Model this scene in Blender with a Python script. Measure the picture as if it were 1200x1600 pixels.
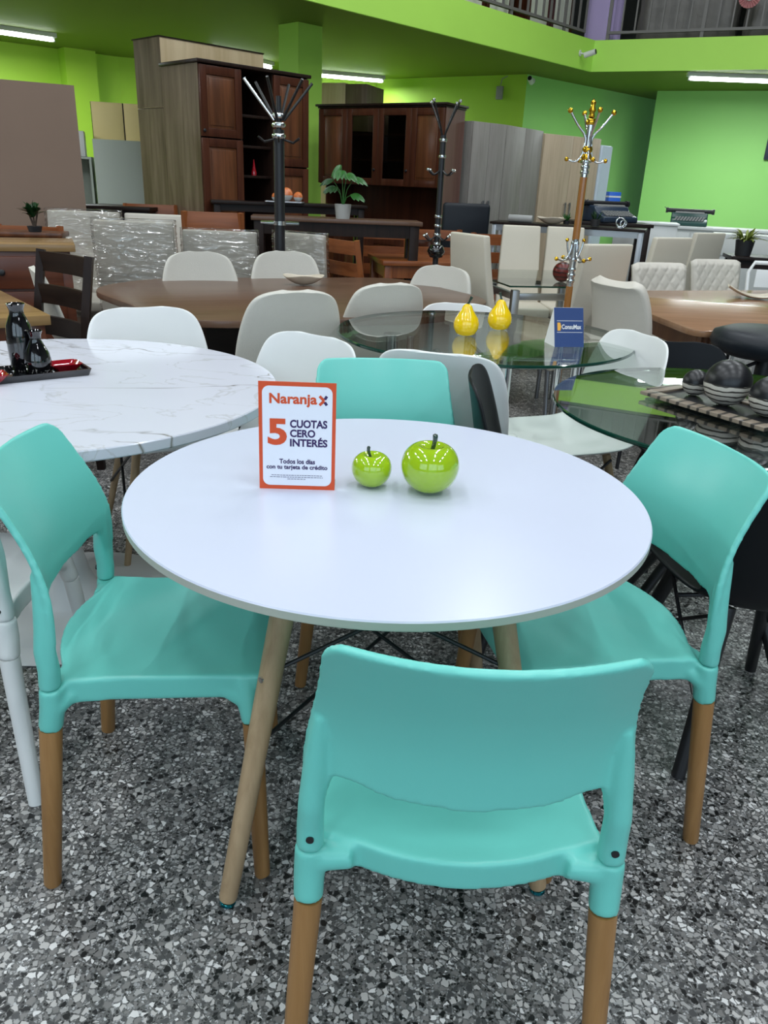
import bpy, bmesh, math, random
from mathutils import Vector, Matrix
from math import pi, sin, cos, radians as R
random.seed(7)
for o in list(bpy.data.objects): bpy.data.objects.remove(o)
S = bpy.context.scene; COL = S.collection
# ---------------- camera
p_, r_ = 0.400, 0.045
Fv = Vector((0, cos(p_), -sin(p_))); R0 = Vector((1, 0, 0)); U0 = R0.cross(Fv)
Rv = cos(r_)*R0 + sin(r_)*U0; Uv = -sin(r_)*R0 + cos(r_)*U0
cd = bpy.data.cameras.new('camera'); cam = bpy.data.objects.new('camera', cd); COL.objects.link(cam)
cam.matrix_world = Matrix(((Rv.x, Uv.x, -Fv.x, 0), (Rv.y, Uv.y, -Fv.y, 0), (Rv.z, Uv.z, -Fv.z, 1.294), (0, 0, 0, 1)))
cd.sensor_fit = 'HORIZONTAL'; cd.sensor_width = 36; cd.lens = 36*1217.5/1200; cd.clip_start = .02
S.camera = cam
# ---------------- world, exposure
w = bpy.data.worlds.new('sky'); S.world = w; w.use_nodes = True
w.node_tree.nodes['Background'].inputs[0].default_value = (.62, .78, 1, 1)
w.node_tree.nodes['Background'].inputs[1].default_value = .5
S.view_settings.view_transform = 'Standard'; S.view_settings.look = 'None'
S.view_settings.gamma = 1; S.view_settings.use_curve_mapping = False
S.view_settings.exposure = 0.0
def area(name, loc, target, sx, sy, power, col):
    l = bpy.data.lights.new(name, 'AREA'); l.shape = 'RECTANGLE'; l.size = sx; l.size_y = sy; l.energy = power; l.color = col
    o = bpy.data.objects.new(name, l); COL.objects.link(o); o.location = loc
    d = Vector(target) - Vector(loc); o.rotation_euler = d.to_track_quat('-Z', 'Y').to_euler(); return o
# daylight through the storefront windows behind the camera
area('daylight_window', (-3.2, -4.2, 2.4), (-1, 3, .6), 3.4, 3.0, 60, (.66, .84, 1))
area('daylight_window', (1.0, -4.2, 2.4), (1, 4, .6), 3.4, 3.0, 60, (.66, .84, 1))
area('daylight_window', (5.0, -4.2, 2.4), (2, 5, .6), 3.4, 3.0, 60, (.66, .84, 1))
COOL = (.90, .96, 1)

# ---------------- mesh helpers
class MB:
    def __init__(s): s.b = bmesh.new(); s.mi = 0
    def _v(s, pts): return [s.b.verts.new(p) for p in pts]
    def _f(s, vs, mi=None):
        try:
            f = s.b.faces.new(vs); f.material_index = s.mi if mi is None else mi; return f
        except ValueError: return None
    def box(s, c, d, rz=0, rx=0, ry=0):
        M = Matrix.Translation(c) @ Matrix.Rotation(rz, 4, 'Z') @ Matrix.Rotation(ry, 4, 'Y') @ Matrix.Rotation(rx, 4, 'X')
        v = s._v([M @ Vector((x*d[0]/2, y*d[1]/2, z*d[2]/2)) for x in (-1, 1) for y in (-1, 1) for z in (-1, 1)])
        for f in ((0,1,3,2),(4,6,7,5),(0,4,5,1),(2,3,7,6),(0,2,6,4),(1,5,7,3)): s._f([v[i] for i in f])
        return s
    def b2(s, x0, x1, y0, y1, z0, z1): return s.box(((x0+x1)/2, (y0+y1)/2, (z0+z1)/2), (abs(x1-x0), abs(y1-y0), abs(z1-z0)))
    def tube(s, pts, r, seg=12, caps=True, flat=1):
        pts = [Vector(p) for p in pts]; n = len(pts)
        rs = r if isinstance(r, (list, tuple)) else [r]*n
        T = []
        for i in range(n):
            a = pts[max(i-1, 0)]; b = pts[min(i+1, n-1)]; T.append((b-a).normalized())
        up = Vector((0, 0, 1)) if abs(T[0].z) < .9 else Vector((0, 1, 0))
        N = (up - T[0]*up.dot(T[0])).normalized(); rings = []
        for i in range(n):
            N = (N - T[i]*N.dot(T[i])).normalized(); B = T[i].cross(N)
            rings.append(s._v([pts[i] + rs[i]*(cos(2*pi*k/seg)*N + flat*sin(2*pi*k/seg)*B) for k in range(seg)]))
        for i in range(n-1):
            for k in range(seg): s._f([rings[i][k], rings[i+1][k], rings[i+1][(k+1)%seg], rings[i][(k+1)%seg]])
        if caps: s._f(rings[0]); s._f(rings[-1][::-1])
        return s
    def lathe(s, prof, c=(0,0,0), seg=32, mis=None):
        c = Vector(c); rings = []
        for (r, z) in prof:
            if r < 1e-6: rings.append(s._v([c + Vector((0,0,z))]))
            else: rings.append(s._v([c + Vector((r*cos(2*pi*k/seg), r*sin(2*pi*k/seg), z)) for k in range(seg)]))
        for i in range(len(rings)-1):
            a, b = rings[i], rings[i+1]; mi = mis[i] if mis else None
            for k in range(seg):
                k2 = (k+1) % seg
                if len(a) == 1 and len(b) == 1: continue
                if len(a) == 1: s._f([a[0], b[k2], b[k]], mi)
                elif len(b) == 1: s._f([a[k], a[k2], b[0]], mi)
                else: s._f([a[k], a[k2], b[k2], b[k]], mi)
        return s
    def prism(s, out, z0, z1, edge_mi=None):
        a = s._v([(x, y, z0) for x, y in out]); b = s._v([(x, y, z1) for x, y in out]); n = len(out)
        s._f(a[::-1]); s._f(b)
        for i in range(n): s._f([a[i], a[(i+1)%n], b[(i+1)%n], b[i]], edge_mi)
        return s
    def grid(s, fn, nu, nv):
        g = [[s.b.verts.new(fn(i/(nu-1), j/(nv-1))) for j in range(nv)] for i in range(nu)]
        for i in range(nu-1):
            for j in range(nv-1): s._f([g[i][j], g[i+1][j], g[i+1][j+1], g[i][j+1]])
        return s
    def xf(s, M):
        bmesh.ops.transform(s.b, matrix=M, verts=s.b.verts); return s
    def build(s, name, mats, parent=None, bevel=0, smooth=35, subsurf=0, solid=0, remesh=0, smoothit=0, seg=2, fix=True):
        if fix: bmesh.ops.recalc_face_normals(s.b, faces=s.b.faces)
        me = bpy.data.meshes.new(name); s.b.to_mesh(me); s.b.free()
        ms = mats if isinstance(mats, (list, tuple)) else [mats]
        for m in ms: me.materials.append(m)
        o = bpy.data.objects.new(name, me); COL.objects.link(o)
        if solid: m = o.modifiers.new('s', 'SOLIDIFY'); m.thickness = solid; m.offset = 0
        if bevel: m = o.modifiers.new('b', 'BEVEL'); m.width = bevel; m.segments = seg; m.limit_method = 'ANGLE'; m.angle_limit = R(40); m.harden_normals = False
        if remesh:
            m = o.modifiers.new('r', 'REMESH'); m.mode = 'VOXEL'; m.voxel_size = remesh
        if smoothit: m = o.modifiers.new('sm', 'SMOOTH'); m.factor = .5; m.iterations = smoothit
        if subsurf: m = o.modifiers.new('ss', 'SUBSURF'); m.levels = subsurf; m.render_levels = subsurf
        if o.modifiers:
            dg = bpy.context.evaluated_depsgraph_get(); dg.update()
            nm = bpy.data.meshes.new_from_object(o.evaluated_get(dg)); o.modifiers.clear(); o.data = nm; nm.name = name
            me = nm
        if smooth:
            me.polygons.foreach_set('use_smooth', [True]*len(me.polygons))
            if smooth < 180: me.set_sharp_from_angle(angle=R(smooth))
        if parent is not None: o.parent = parent
        return o
def tag(o, label=None, cat=None, group=None, kind=None):
    if label: o['label'] = label
    if cat: o['category'] = cat
    if group: o['group'] = group
    if kind: o['kind'] = kind
    return o
def thing(name, label, cat, loc=(0,0,0), rz=0, group=None):
    o = bpy.data.objects.new(name, None); COL.objects.link(o); o.location = loc; o.rotation_euler = (0, 0, rz)
    o.empty_display_size = .1
    return tag(o, label, cat, group)
def struct(o): o['kind'] = 'structure'; return o
KIDS = {}
def clone(o, parent=None):
    c = o.copy(); COL.objects.link(c)
    if parent is not None: c.parent = parent
    for ch in [x for x in COL.objects if x.parent == o]: clone(ch, c)
    return c
USED = set()
def put(proto, x, y, face, label, cat, group=None, z=0, sc=1, scz=None):
    if proto.name in USED: o = clone(proto)
    else: o = proto; USED.add(proto.name)
    o.location = (x, y, z); o.rotation_euler = (0, 0, R(face-90)); o.scale = (sc, sc, scz or sc)
    for k in ('group',):
        if k in o: del o[k]
    return tag(o, label, cat, group)
def arc(c, r, a0, a1, n): return [(c[0]+r*cos(a0+(a1-a0)*i/n), c[1]+r*sin(a0+(a1-a0)*i/n)) for i in range(n+1)]
def rrect(w, h, r, n=6, cx=0, cy=0):
    out = []
    for (sx, sy, a) in ((1, 1, 0), (-1, 1, pi/2), (-1, -1, pi), (1, -1, 3*pi/2)):
        out += arc((cx+sx*(w/2-r), cy+sy*(h/2-r)), r, a, a+pi/2, n)
    return out
def spline(P, n):
    P = [Vector(p) if not isinstance(p, Vector) else p for p in P]; out = []
    m = len(P)
    for i in range(n):
        t = i/(n-1)*(m-1); k = min(int(t), m-2); u = t-k
        a, b, c, d = P[max(k-1, 0)], P[k], P[k+1], P[min(k+2, m-1)]
        out.append(.5*((2*b) + (c-a)*u + (2*a-5*b+4*c-d)*u*u + (3*b-a-3*c+d)*u**3))
    return out

# ---------------- materials
def nt(name):
    m = bpy.data.materials.new(name); m.use_nodes = True; n = m.node_tree
    return m, n, n.nodes['Principled BSDF'], n.nodes.new, n.links.new
def mat(name, col, rough=.5, metal=0, coat=0, bump=0, bscale=40, var=0, vscale=6, spec=.5, sheen=0, emit=None, estr=0, brange=.5):
    m, n, b, N, L = nt(name)
    b.inputs['Base Color'].default_value = (*col, 1); b.inputs['Roughness'].default_value = rough
    b.inputs['Metallic'].default_value = metal; b.inputs['Coat Weight'].default_value = coat; b.inputs['Coat Roughness'].default_value = .06
    b.inputs['Specular IOR Level'].default_value = spec
    tc = N('ShaderNodeTexCoord')
    if var:
        t = N('ShaderNodeTexNoise'); t.inputs['Scale'].default_value = vscale; t.inputs['Detail'].default_value = 4; L(tc.outputs['Object'], t.inputs['Vector'])
        mx = N('ShaderNodeMixRGB'); mx.inputs[1].default_value = (*[c*(1-var) for c in col], 1); mx.inputs[2].default_value = (*[min(1, c*(1+var)) for c in col], 1)
        L(t.outputs['Fac'], mx.inputs[0]); L(mx.outputs[0], b.inputs['Base Color'])
    if bump:
        t = N('ShaderNodeTexNoise'); t.inputs['Scale'].default_value = bscale; t.inputs['Detail'].default_value = 3; L(tc.outputs['Object'], t.inputs['Vector'])
        bp = N('ShaderNodeBump'); bp.inputs['Strength'].default_value = bump; bp.inputs['Distance'].default_value = .01; L(t.outputs['Fac'], bp.inputs['Height']); L(bp.outputs[0], b.inputs['Normal'])
    if emit: b.inputs['Emission Color'].default_value = (*emit, 1); b.inputs['Emission Strength'].default_value = estr
    return m
def wood(name, c1, c2, axis='Z', scale=12, rough=.4, coat=0, stretch=14):
    m, n, b, N, L = nt(name)
    tc = N('ShaderNodeTexCoord'); mp = N('ShaderNodeMapping'); s = [stretch]*3; s['XYZ'.index(axis)] = 1.0
    mp.inputs['Scale'].default_value = s; L(tc.outputs['Object'], mp.inputs[0])
    t = N('ShaderNodeTexNoise'); t.inputs['Scale'].default_value = scale/6; t.inputs['Detail'].default_value = 7; t.inputs['Roughness'].default_value = .6; t.inputs['Distortion'].default_value = .6
    L(mp.outputs[0], t.inputs['Vector']); cr = N('ShaderNodeValToRGB'); cr.color_ramp.elements[0].position = .3; cr.color_ramp.elements[1].position = .7
    cr.color_ramp.elements[0].color = (*c1, 1); cr.color_ramp.elements[1].color = (*c2, 1)
    L(t.outputs['Fac'], cr.inputs[0]); L(cr.outputs[0], b.inputs['Base Color'])
    bp = N('ShaderNodeBump'); bp.inputs['Strength'].default_value = .08; bp.inputs['Distance'].default_value = .004; L(t.outputs['Fac'], bp.inputs['Height']); L(bp.outputs[0], b.inputs['Normal'])
    b.inputs['Roughness'].default_value = rough; b.inputs['Coat Weight'].default_value = coat; b.inputs['Coat Roughness'].default_value = .12; b.inputs['Specular IOR Level'].default_value = .5 if c2[0] > .1 else .22
    return m
def terrazzo():
    m, n, b, N, L = nt('terrazzo')
    tc = N('ShaderNodeTexCoord')
    def chips(scale, stops, thr, seed):
        mp = N('ShaderNodeMapping'); mp.inputs['Location'].default_value = (seed, seed*.7, 0); L(tc.outputs['Object'], mp.inputs[0])
        dn = N('ShaderNodeTexNoise'); dn.inputs['Scale'].default_value = scale*1.2; dn.inputs['Detail'].default_value = 1; L(mp.outputs[0], dn.inputs['Vector'])
        ad = N('ShaderNodeVectorMath'); ad.operation = 'MULTIPLY_ADD'; ad.inputs[1].default_value = (.6/scale,)*3; L(dn.outputs['Color'], ad.inputs[0]); L(mp.outputs[0], ad.inputs[2])
        v = N('ShaderNodeTexVoronoi'); v.voronoi_dimensions = '2D'; v.inputs['Scale'].default_value = scale; L(ad.outputs[0], v.inputs['Vector'])
        e = N('ShaderNodeTexVoronoi'); e.voronoi_dimensions = '2D'; e.feature = 'DISTANCE_TO_EDGE'; e.inputs['Scale'].default_value = scale; L(ad.outputs[0], e.inputs['Vector'])
        sx = N('ShaderNodeSeparateColor'); L(v.outputs['Color'], sx.inputs[0])
        cr = N('ShaderNodeValToRGB'); cr.color_ramp.interpolation = 'CONSTANT'
        els = cr.color_ramp.elements
        els[0].position = 0; els[0].color = (*stops[0][1], 1); els[1].position = stops[1][0]; els[1].color = (*stops[1][1], 1)
        for ps, c in stops[2:]:
            el = els.new(ps); el.color = (*c, 1)
        L(sx.outputs[0], cr.inputs[0])
        # chip size varies: threshold by the green channel
        mm = N('ShaderNodeMath'); mm.operation = 'MULTIPLY_ADD'; mm.inputs[1].default_value = thr[1]; mm.inputs[2].default_value = thr[0]; L(sx.outputs[1], mm.inputs[0])
        gt = N('ShaderNodeMath'); gt.operation = 'GREATER_THAN'; L(e.outputs['Distance'], gt.inputs[0]); L(mm.outputs[0], gt.inputs[1])
        return cr.outputs[0], gt.outputs[0]
    g = lambda x, t=0: (x*(1+t), x, x*(1-t))
    c1, f1 = chips(86, [(0, g(.010)), (.14, g(.07)), (.26, g(.20, .04)), (.46, g(.36, .03)), (.68, g(.50, .04)), (.88, g(.72, .02))], (.05, .30), 3)
    c2, f2 = chips(190, [(0, g(.015)), (.22, g(.08)), (.45, g(.18)), (.7, g(.32)), (.88, g(.50))], (.05, .20), 9)
    mx = N('ShaderNodeMixRGB'); mx.inputs[1].default_value = (.12, .117, .112, 1); L(f2, mx.inputs[0]); L(c2, mx.inputs[2])
    m2 = N('ShaderNodeMixRGB'); L(f1, m2.inputs[0]); L(mx.outputs[0], m2.inputs[1]); L(c1, m2.inputs[2])
    # joints of the 40 cm tiles
    mp = N('ShaderNodeMapping'); mp.inputs['Rotation'].default_value = (0, 0, R(47)); L(tc.outputs['Object'], mp.inputs[0])
    br = N('ShaderNodeTexBrick'); br.offset = 0; br.inputs['Scale'].default_value = 1; br.inputs['Brick Width'].default_value = .4; br.inputs['Row Height'].default_value = .4; br.inputs['Mortar Size'].default_value = .0008; br.inputs['Mortar Smooth'].default_value = 0
    L(mp.outputs[0], br.inputs['Vector'])
    m3 = N('ShaderNodeMixRGB'); L(br.outputs['Fac'], m3.inputs[0]); L(m2.outputs[0], m3.inputs[1]); m3.inputs[2].default_value = (.05, .05, .05, 1)
    L(m3.outputs[0], b.inputs['Base Color']); b.inputs['Roughness'].default_value = .3
    return m
def marble():
    m, n, b, N, L = nt('marble_laminate'); tc = N('ShaderNodeTexCoord'); mp = N('ShaderNodeMapping'); mp.inputs['Rotation'].default_value = (0, 0, R(20)); mp.inputs['Scale'].default_value = (1, 1.7, 1); L(tc.outputs['Object'], mp.inputs[0])
    def vein(scale, wd, dist, off):
        t = N('ShaderNodeTexNoise'); t.inputs['Scale'].default_value = scale; t.inputs['Detail'].default_value = 5; t.inputs['Roughness'].default_value = .5; t.inputs['Distortion'].default_value = dist
        mm = N('ShaderNodeVectorMath'); mm.operation = 'ADD'; mm.inputs[1].default_value = (off, off, off); L(mp.outputs[0], mm.inputs[0]); L(mm.outputs[0], t.inputs['Vector'])
        a = N('ShaderNodeMath'); a.operation = 'SUBTRACT'; a.inputs[1].default_value = .5; L(t.outputs['Fac'], a.inputs[0])
        c = N('ShaderNodeMath'); c.operation = 'ABSOLUTE'; L(a.outputs[0], c.inputs[0])
        cr = N('ShaderNodeValToRGB'); cr.color_ramp.elements[0].position = 0; cr.color_ramp.elements[0].color = (1, 1, 1, 1); cr.color_ramp.elements[1].position = wd; cr.color_ramp.elements[1].color = (0, 0, 0, 1); L(c.outputs[0], cr.inputs[0]); return cr.outputs[0]
    v1 = vein(1.2, .0065, .6, 3.3)
    k = N('ShaderNodeTexNoise'); k.inputs['Scale'].default_value = 2.2; L(mp.outputs[0], k.inputs['Vector'])
    kr = N('ShaderNodeValToRGB'); kr.color_ramp.elements[0].position = .38; kr.color_ramp.elements[1].position = .50; L(k.outputs['Fac'], kr.inputs[0])
    mu = N('ShaderNodeMath'); mu.operation = 'MULTIPLY'; L(v1, mu.inputs[0]); L(kr.outputs[0], mu.inputs[1])
    mx = N('ShaderNodeMixRGB'); mx.inputs[1].default_value = (.67, .69, .77, 1); mx.inputs[2].default_value = (.20, .19, .16, 1); L(mu.outputs[0], mx.inputs[0])
    v2 = vein(3.0, .012, .8, 8.1); mh = N('ShaderNodeMath'); mh.operation = 'MULTIPLY'; mh.inputs[1].default_value = .38; L(v2, mh.inputs[0])
    m2 = N('ShaderNodeMixRGB'); L(mh.outputs[0], m2.inputs[0]); L(mx.outputs[0], m2.inputs[1]); m2.inputs[2].default_value = (.4, .39, .37, 1)
    L(m2.outputs[0], b.inputs['Base Color']); b.inputs['Roughness'].default_value = .16; return m
def glass(name, tint, extra=0, rough=0.0):
    m = bpy.data.materials.new(name); m.use_nodes = True; n = m.node_tree; n.nodes.remove(n.nodes['Principled BSDF']); N = n.nodes.new; L = n.links.new
    tr = N('ShaderNodeBsdfTransparent'); tr.inputs[0].default_value = (*tint, 1); gl = N('ShaderNodeBsdfGlossy'); gl.inputs['Roughness'].default_value = rough
    fr = N('ShaderNodeFresnel'); ge = N('ShaderNodeNewGeometry'); io = N('ShaderNodeMath'); io.operation = 'MULTIPLY_ADD'; io.inputs[1].default_value = 1/1.5-1.5; io.inputs[2].default_value = 1.5; L(ge.outputs['Backfacing'], io.inputs[0]); L(io.outputs[0], fr.inputs[0]); ad = N('ShaderNodeMath'); ad.operation = 'ADD'; ad.inputs[1].default_value = extra; ad.use_clamp = True; L(fr.outputs[0], ad.inputs[0])
    mx = N('ShaderNodeMixShader'); L(ad.outputs[0], mx.inputs[0]); L(tr.outputs[0], mx.inputs[1]); L(gl.outputs[0], mx.inputs[2]); L(mx.outputs[0], n.nodes['Material Output'].inputs[0]); return m
def wrap_mat():
    m = glass('clear_plastic_film', (.99, .99, .99), .12, .15); n = m.node_tree; N = n.nodes.new; L = n.links.new
    tc = N('ShaderNodeTexCoord'); mp = N('ShaderNodeMapping'); mp.inputs['Scale'].default_value = (2.5, 2.5, 8); mp.inputs['Rotation'].default_value = (0, .35, 0); L(tc.outputs['Object'], mp.inputs[0])
    t = N('ShaderNodeTexNoise'); t.inputs['Scale'].default_value = 1.6; t.inputs['Detail'].default_value = 1.2; t.inputs['Distortion'].default_value = 2.2; L(mp.outputs[0], t.inputs['Vector'])
    bp = N('ShaderNodeBump'); bp.inputs['Strength'].default_value = 1; bp.inputs['Distance'].default_value = .05; L(t.outputs['Fac'], bp.inputs['Height'])
    for x in n.nodes:
        if x.type == 'BSDF_GLOSSY': L(bp.outputs[0], x.inputs['Normal'])
    return m
M = dict(
 mint=mat('mint_plastic', (.155, .60, .525), .34, bump=.02, bscale=300),
 legwood=wood('varnished_beech', (.29, .14, .042), (.40, .21, .075), 'Z', 14, .45),
 tlegwood=wood('pale_ash', (.36, .24, .13), (.52, .37, .22), 'Z', 16, .5),
 white=mat('white_laminate', (.60, .64, .77), .26), edge=mat('white_edge', (.46, .49, .43), .45),
 wplastic=mat('white_plastic', (.80, .81, .80), .38), dark=mat('black_screw', (.01, .01, .012), .4), steel=mat('chrome', (.75, .76, .78), .12, 1),
 bluechrome=mat('blue_tinted_chrome', (.03, .30, .36), .15, 1), blackmetal=mat('black_metal', (.012, .012, .014), .38),
 terrazzo=terrazzo(), marble=marble(),
 glass=glass('clear_glass', (.90, .95, .92), .10), tinted=glass('tinted_glass', (.80, .90, .84), .30), glassedge=mat('glass_edge_green', (.006, .045, .03), .1, coat=.5), smoke=glass('cabinet_glass', (.55, .55, .52), .04),
 green=mat('lime_green_paint', (.45, .80, .11), .6, var=.05, vscale=2), greenwall=mat('green_wall_paint', (.32, .70, .18), .6, var=.04, vscale=1.5),
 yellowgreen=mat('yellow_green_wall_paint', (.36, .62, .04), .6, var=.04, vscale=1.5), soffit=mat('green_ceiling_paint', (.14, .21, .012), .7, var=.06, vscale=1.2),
 highceil=mat('grey_ceiling_paint', (.16, .16, .16), .8), whitewall=mat('grey_wall_paint', (.18, .185, .18), .7), black=mat('black_plastic', (.004, .005, .007), .45, spec=.22), blackgloss=mat('black_glaze', (.004, .004, .005), .06, coat=1),  # high ceiling in one even grey
 red=mat('red_glaze', (.30, .004, .012), .08, coat=1), apple=mat('lime_glaze', (.33, .51, .012), .09, coat=1), stem=mat('dark_green_stem', (.006, .03, .018), .2, coat=1),
 pear=mat('yellow_glaze', (.95, .62, .003), .12, coat=1, bump=.05, bscale=60), beige=mat('beige_leatherette', (.60, .56, .49), .5, bump=.15, bscale=220),
 bshell=mat('beige_upholstery', (.58, .56, .50), .55, bump=.2, bscale=260), wbeige=mat('taupe_upholstery', (.47, .44, .38), .6), cream=mat('cream_leatherette', (.62, .57, .47), .45, bump=.12, bscale=160),
 film=wrap_mat(), greybase=mat('grey_upholstery', (.12, .12, .12), .8),
 orangewood=wood('orange_stained_wood', (.17, .045, .012), (.30, .095, .028), 'X', 12, .35), owz=wood('orange_stained_wood_upright', (.17, .045, .012), (.30, .095, .028), 'Z', 12, .35),
 darkwood=wood('dark_stained_wood', (.010, .005, .004), (.024, .012, .008), 'X', 12, .4), dwz=wood('dark_stained_wood_upright', (.010, .005, .004), (.024, .012, .008), 'Z', 12, .4),
 walnut=wood('walnut_veneer', (.10, .052, .032), (.145, .08, .052), 'X', 9, .3), wengue=wood('wenge_veneer', (.010, .006, .005), (.018, .010, .008), 'X', 9, .4),
 redwood=wood('red_brown_wood', (.045, .014, .008), (.085, .027, .013), 'Z', 9, .3), redpanel=wood('reddish_door_panel', (.065, .022, .009), (.16, .055, .02), 'Z', 8, .3),
 knotty=wood('pinkish_side_panel', (.11, .05, .038), (.17, .085, .065), 'Z', 7, .5), greybrown=wood('weathered_side_panel', (.075, .045, .025), (.20, .145, .095), 'Z', 7, .4),
 drawer=wood('cherry_drawer_front', (.07, .018, .008), (.13, .036, .015), 'X', 8, .3), golden=wood('golden_brown_top', (.22, .13, .05), (.34, .21, .09), 'X', 7, .22),
 ash=wood('grey_ash_laminate', (.20, .185, .165), (.29, .27, .245), 'Z', 9, .5), oak=wood('light_oak_laminate', (.42, .33, .22), (.55, .44, .31), 'Z', 9, .5),
 paleply=wood('pale_plywood', (.52, .38, .20), (.68, .53, .32), 'Z', 5, .5), board=mat('brown_fibreboard', (.20, .135, .098), .7, var=.08, vscale=3), cabgreen=mat('grey_green_laminate', (.38, .42, .37), .5),
 yellowcab=mat('yellow_laminate', (.92, .74, .34), .5), bluewhite=mat('blue_white_laminate', (.62, .72, .80), .4), whitelam=mat('white_melamine', (.72, .74, .72), .4),
 tablewood=wood('honey_brown_veneer', (.24, .125, .065), (.34, .19, .105), 'X', 8, .22), tablebrown=wood('brown_table_frame', (.13, .05, .022), (.20, .085, .038), 'Z', 8, .4),
 gold=mat('polished_gold', (.85, .48, .04), .15, 1), bronze=wood('copper_brown_sleeve', (.30, .12, .03), (.42, .19, .05), 'Z', 6, .2, .6), satin=mat('satin_steel', (.42, .43, .45), .35, 1),
 orange=mat('sign_orange', (.66, .075, .015), .4), paper=mat('sign_white', (.80, .82, .90), .35), purple=mat('sign_purple', (.03, .008, .09), .4), sblue=mat('card_blue', (.012, .045, .17), .4), swhite=mat('card_white', (.8, .8, .8), .4), syel=mat('card_gold', (.8, .4, .05), .4),
 leaf=mat('green_leaf', (.025, .12, .02), .4, var=.4, vscale=20), leaf2=mat('deep_green_leaf', (.012, .05, .012), .4, var=.4, vscale=20), fern=mat('olive_fern', (.22, .27, .05), .5, var=.4, vscale=20),
 trunk=mat('brown_stem', (.05, .03, .018), .7), concrete=mat('light_concrete', (.42, .42, .40), .8, bump=.2, bscale=80), darkpot=mat('dark_pot', (.02, .02, .022), .5),
 peach=mat('orange_glaze', (.62, .17, .05), .12, coat=1), bowl=mat('cream_ceramic', (.55, .48, .38), .35, var=.3, vscale=14), brownbowl=mat('brown_ceramic', (.20, .12, .08), .35),
 typ=mat('navy_machine_paint', (.02, .035, .06), .35), typg=mat('dark_green_machine_paint', (.01, .06, .05), .35), keys=mat('grey_keys', (.3, .3, .29), .5), blue=mat('blue_plastic', (.03, .14, .6), .4), teal=mat('teal_paint', (.05, .35, .42), .5),
 rail=mat('grey_railing_paint', (.16, .15, .14), .5), lilac=mat('lilac_paint', (.55, .44, .75), .6), tarp=mat('grey_plastic_sheet', (.14, .13, .115), .3, bump=.6, bscale=6), rosette=mat('pink_ribbon', (.55, .25, .25), .6),
 tube=mat('lit_tube', (1, 1, 1), .5, emit=(.93, .98, 1), estr=14), fixture=mat('fixture_white', (.75, .77, .75), .4), milk=mat('lit_look_panel', (.75, .78, .62), .5), camw=mat('camera_white', (.7, .7, .68), .4),
 canvas=mat('dark_canvas', (.02, .025, .05), .6, var=.5, vscale=12), redball=mat('dark_red_glaze', (.09, .008, .006), .08, coat=1), blackleather=mat('black_leather', (.009, .012, .017), .45, spec=.3, bump=.1, bscale=80))
def stripes(name, top, c1, c2, z0, scale, axis='Z', rough=.35):
    m, n, b, N, L = nt(name); tc = N('ShaderNodeTexCoord'); sp = N('ShaderNodeSeparateXYZ'); L(tc.outputs['Object'], sp.inputs[0])
    wv = N('ShaderNodeTexWave'); wv.bands_direction = axis; wv.inputs['Scale'].default_value = scale; wv.inputs['Distortion'].default_value = 3; wv.inputs['Detail'].default_value = 2; L(tc.outputs['Object'], wv.inputs['Vector'])
    cr = N('ShaderNodeValToRGB'); cr.color_ramp.elements[0].position = .12; cr.color_ramp.elements[1].position = .28; cr.color_ramp.elements[0].color = (*c2, 1); cr.color_ramp.elements[1].color = (*c1, 1); L(wv.outputs['Fac'], cr.inputs[0])
    g = N('ShaderNodeMath'); g.operation = 'GREATER_THAN'; g.inputs[1].default_value = z0; L(sp.outputs[2], g.inputs[0])
    mx = N('ShaderNodeMixRGB'); mx.inputs[2].default_value = (*top, 1); L(g.outputs[0], mx.inputs[0]); L(cr.outputs[0], mx.inputs[1]); L(mx.outputs[0], b.inputs['Base Color']); b.inputs['Roughness'].default_value = rough
    return m
M['zebra'] = stripes('striped_ball', (.007, .007, .009), (.55, .52, .46), (.04, .035, .03), .002, 22)
M['slats'] = stripes('tray_strips', (.30, .24, .18), (.22, .175, .13), (.035, .028, .022), 9, 9, 'X', .4)
M['redstripe'] = stripes('red_striped_ball', (.09, .006, .004), (.12, .01, .006), (.02, .004, .003), 9, 12)

# ================= setting
def plane_poly(name, pts, m): b = MB(); b._f(b._v(pts)); return struct(b.build(name, m, smooth=0))
struct(MB().b2(-9, 9, -5, 17, -.1, 0).build('floor', M['terrazzo'], smooth=0))
def wallseg(name, a, b_, z0, z1, m, th=.15):
    a = Vector(a); b_ = Vector(b_); d = (b_-a); L_ = d.length; mb = MB().b2(0, L_, 0, th, z0, z1)
    o = mb.build(name, m, smooth=0); o.location = (a.x, a.y, 0); o.rotation_euler = (0, 0, math.atan2(d.y, d.x)); return struct(o)
ZC, ZF = 2.7, 3.02
wallseg('wall_left', (-8.9, 7.8), (-3.85, 11.98), 0, ZC, M['yellowgreen'])
wallseg('wall_back', (-3.85, 11.98), (-.39, 13.2), 0, ZC, M['yellowgreen'])
wallseg('wall_center', (-.39, 13.2), (1.65, 11.88), 0, ZC, M['yellowgreen'])
wallseg('wall_recess', (1.65, 11.88), (4.6, 14.75), 0, ZC, M['greenwall'])
wallseg('wall_right', (3.75, 13.07), (8.9, 10.85), 0, ZC, M['greenwall'])
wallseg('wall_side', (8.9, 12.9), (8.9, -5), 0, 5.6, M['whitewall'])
wallseg('wall_left_side', (-8.9, -5), (-8.9, 8.9), 0, 5.6, M['whitewall'])
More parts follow.
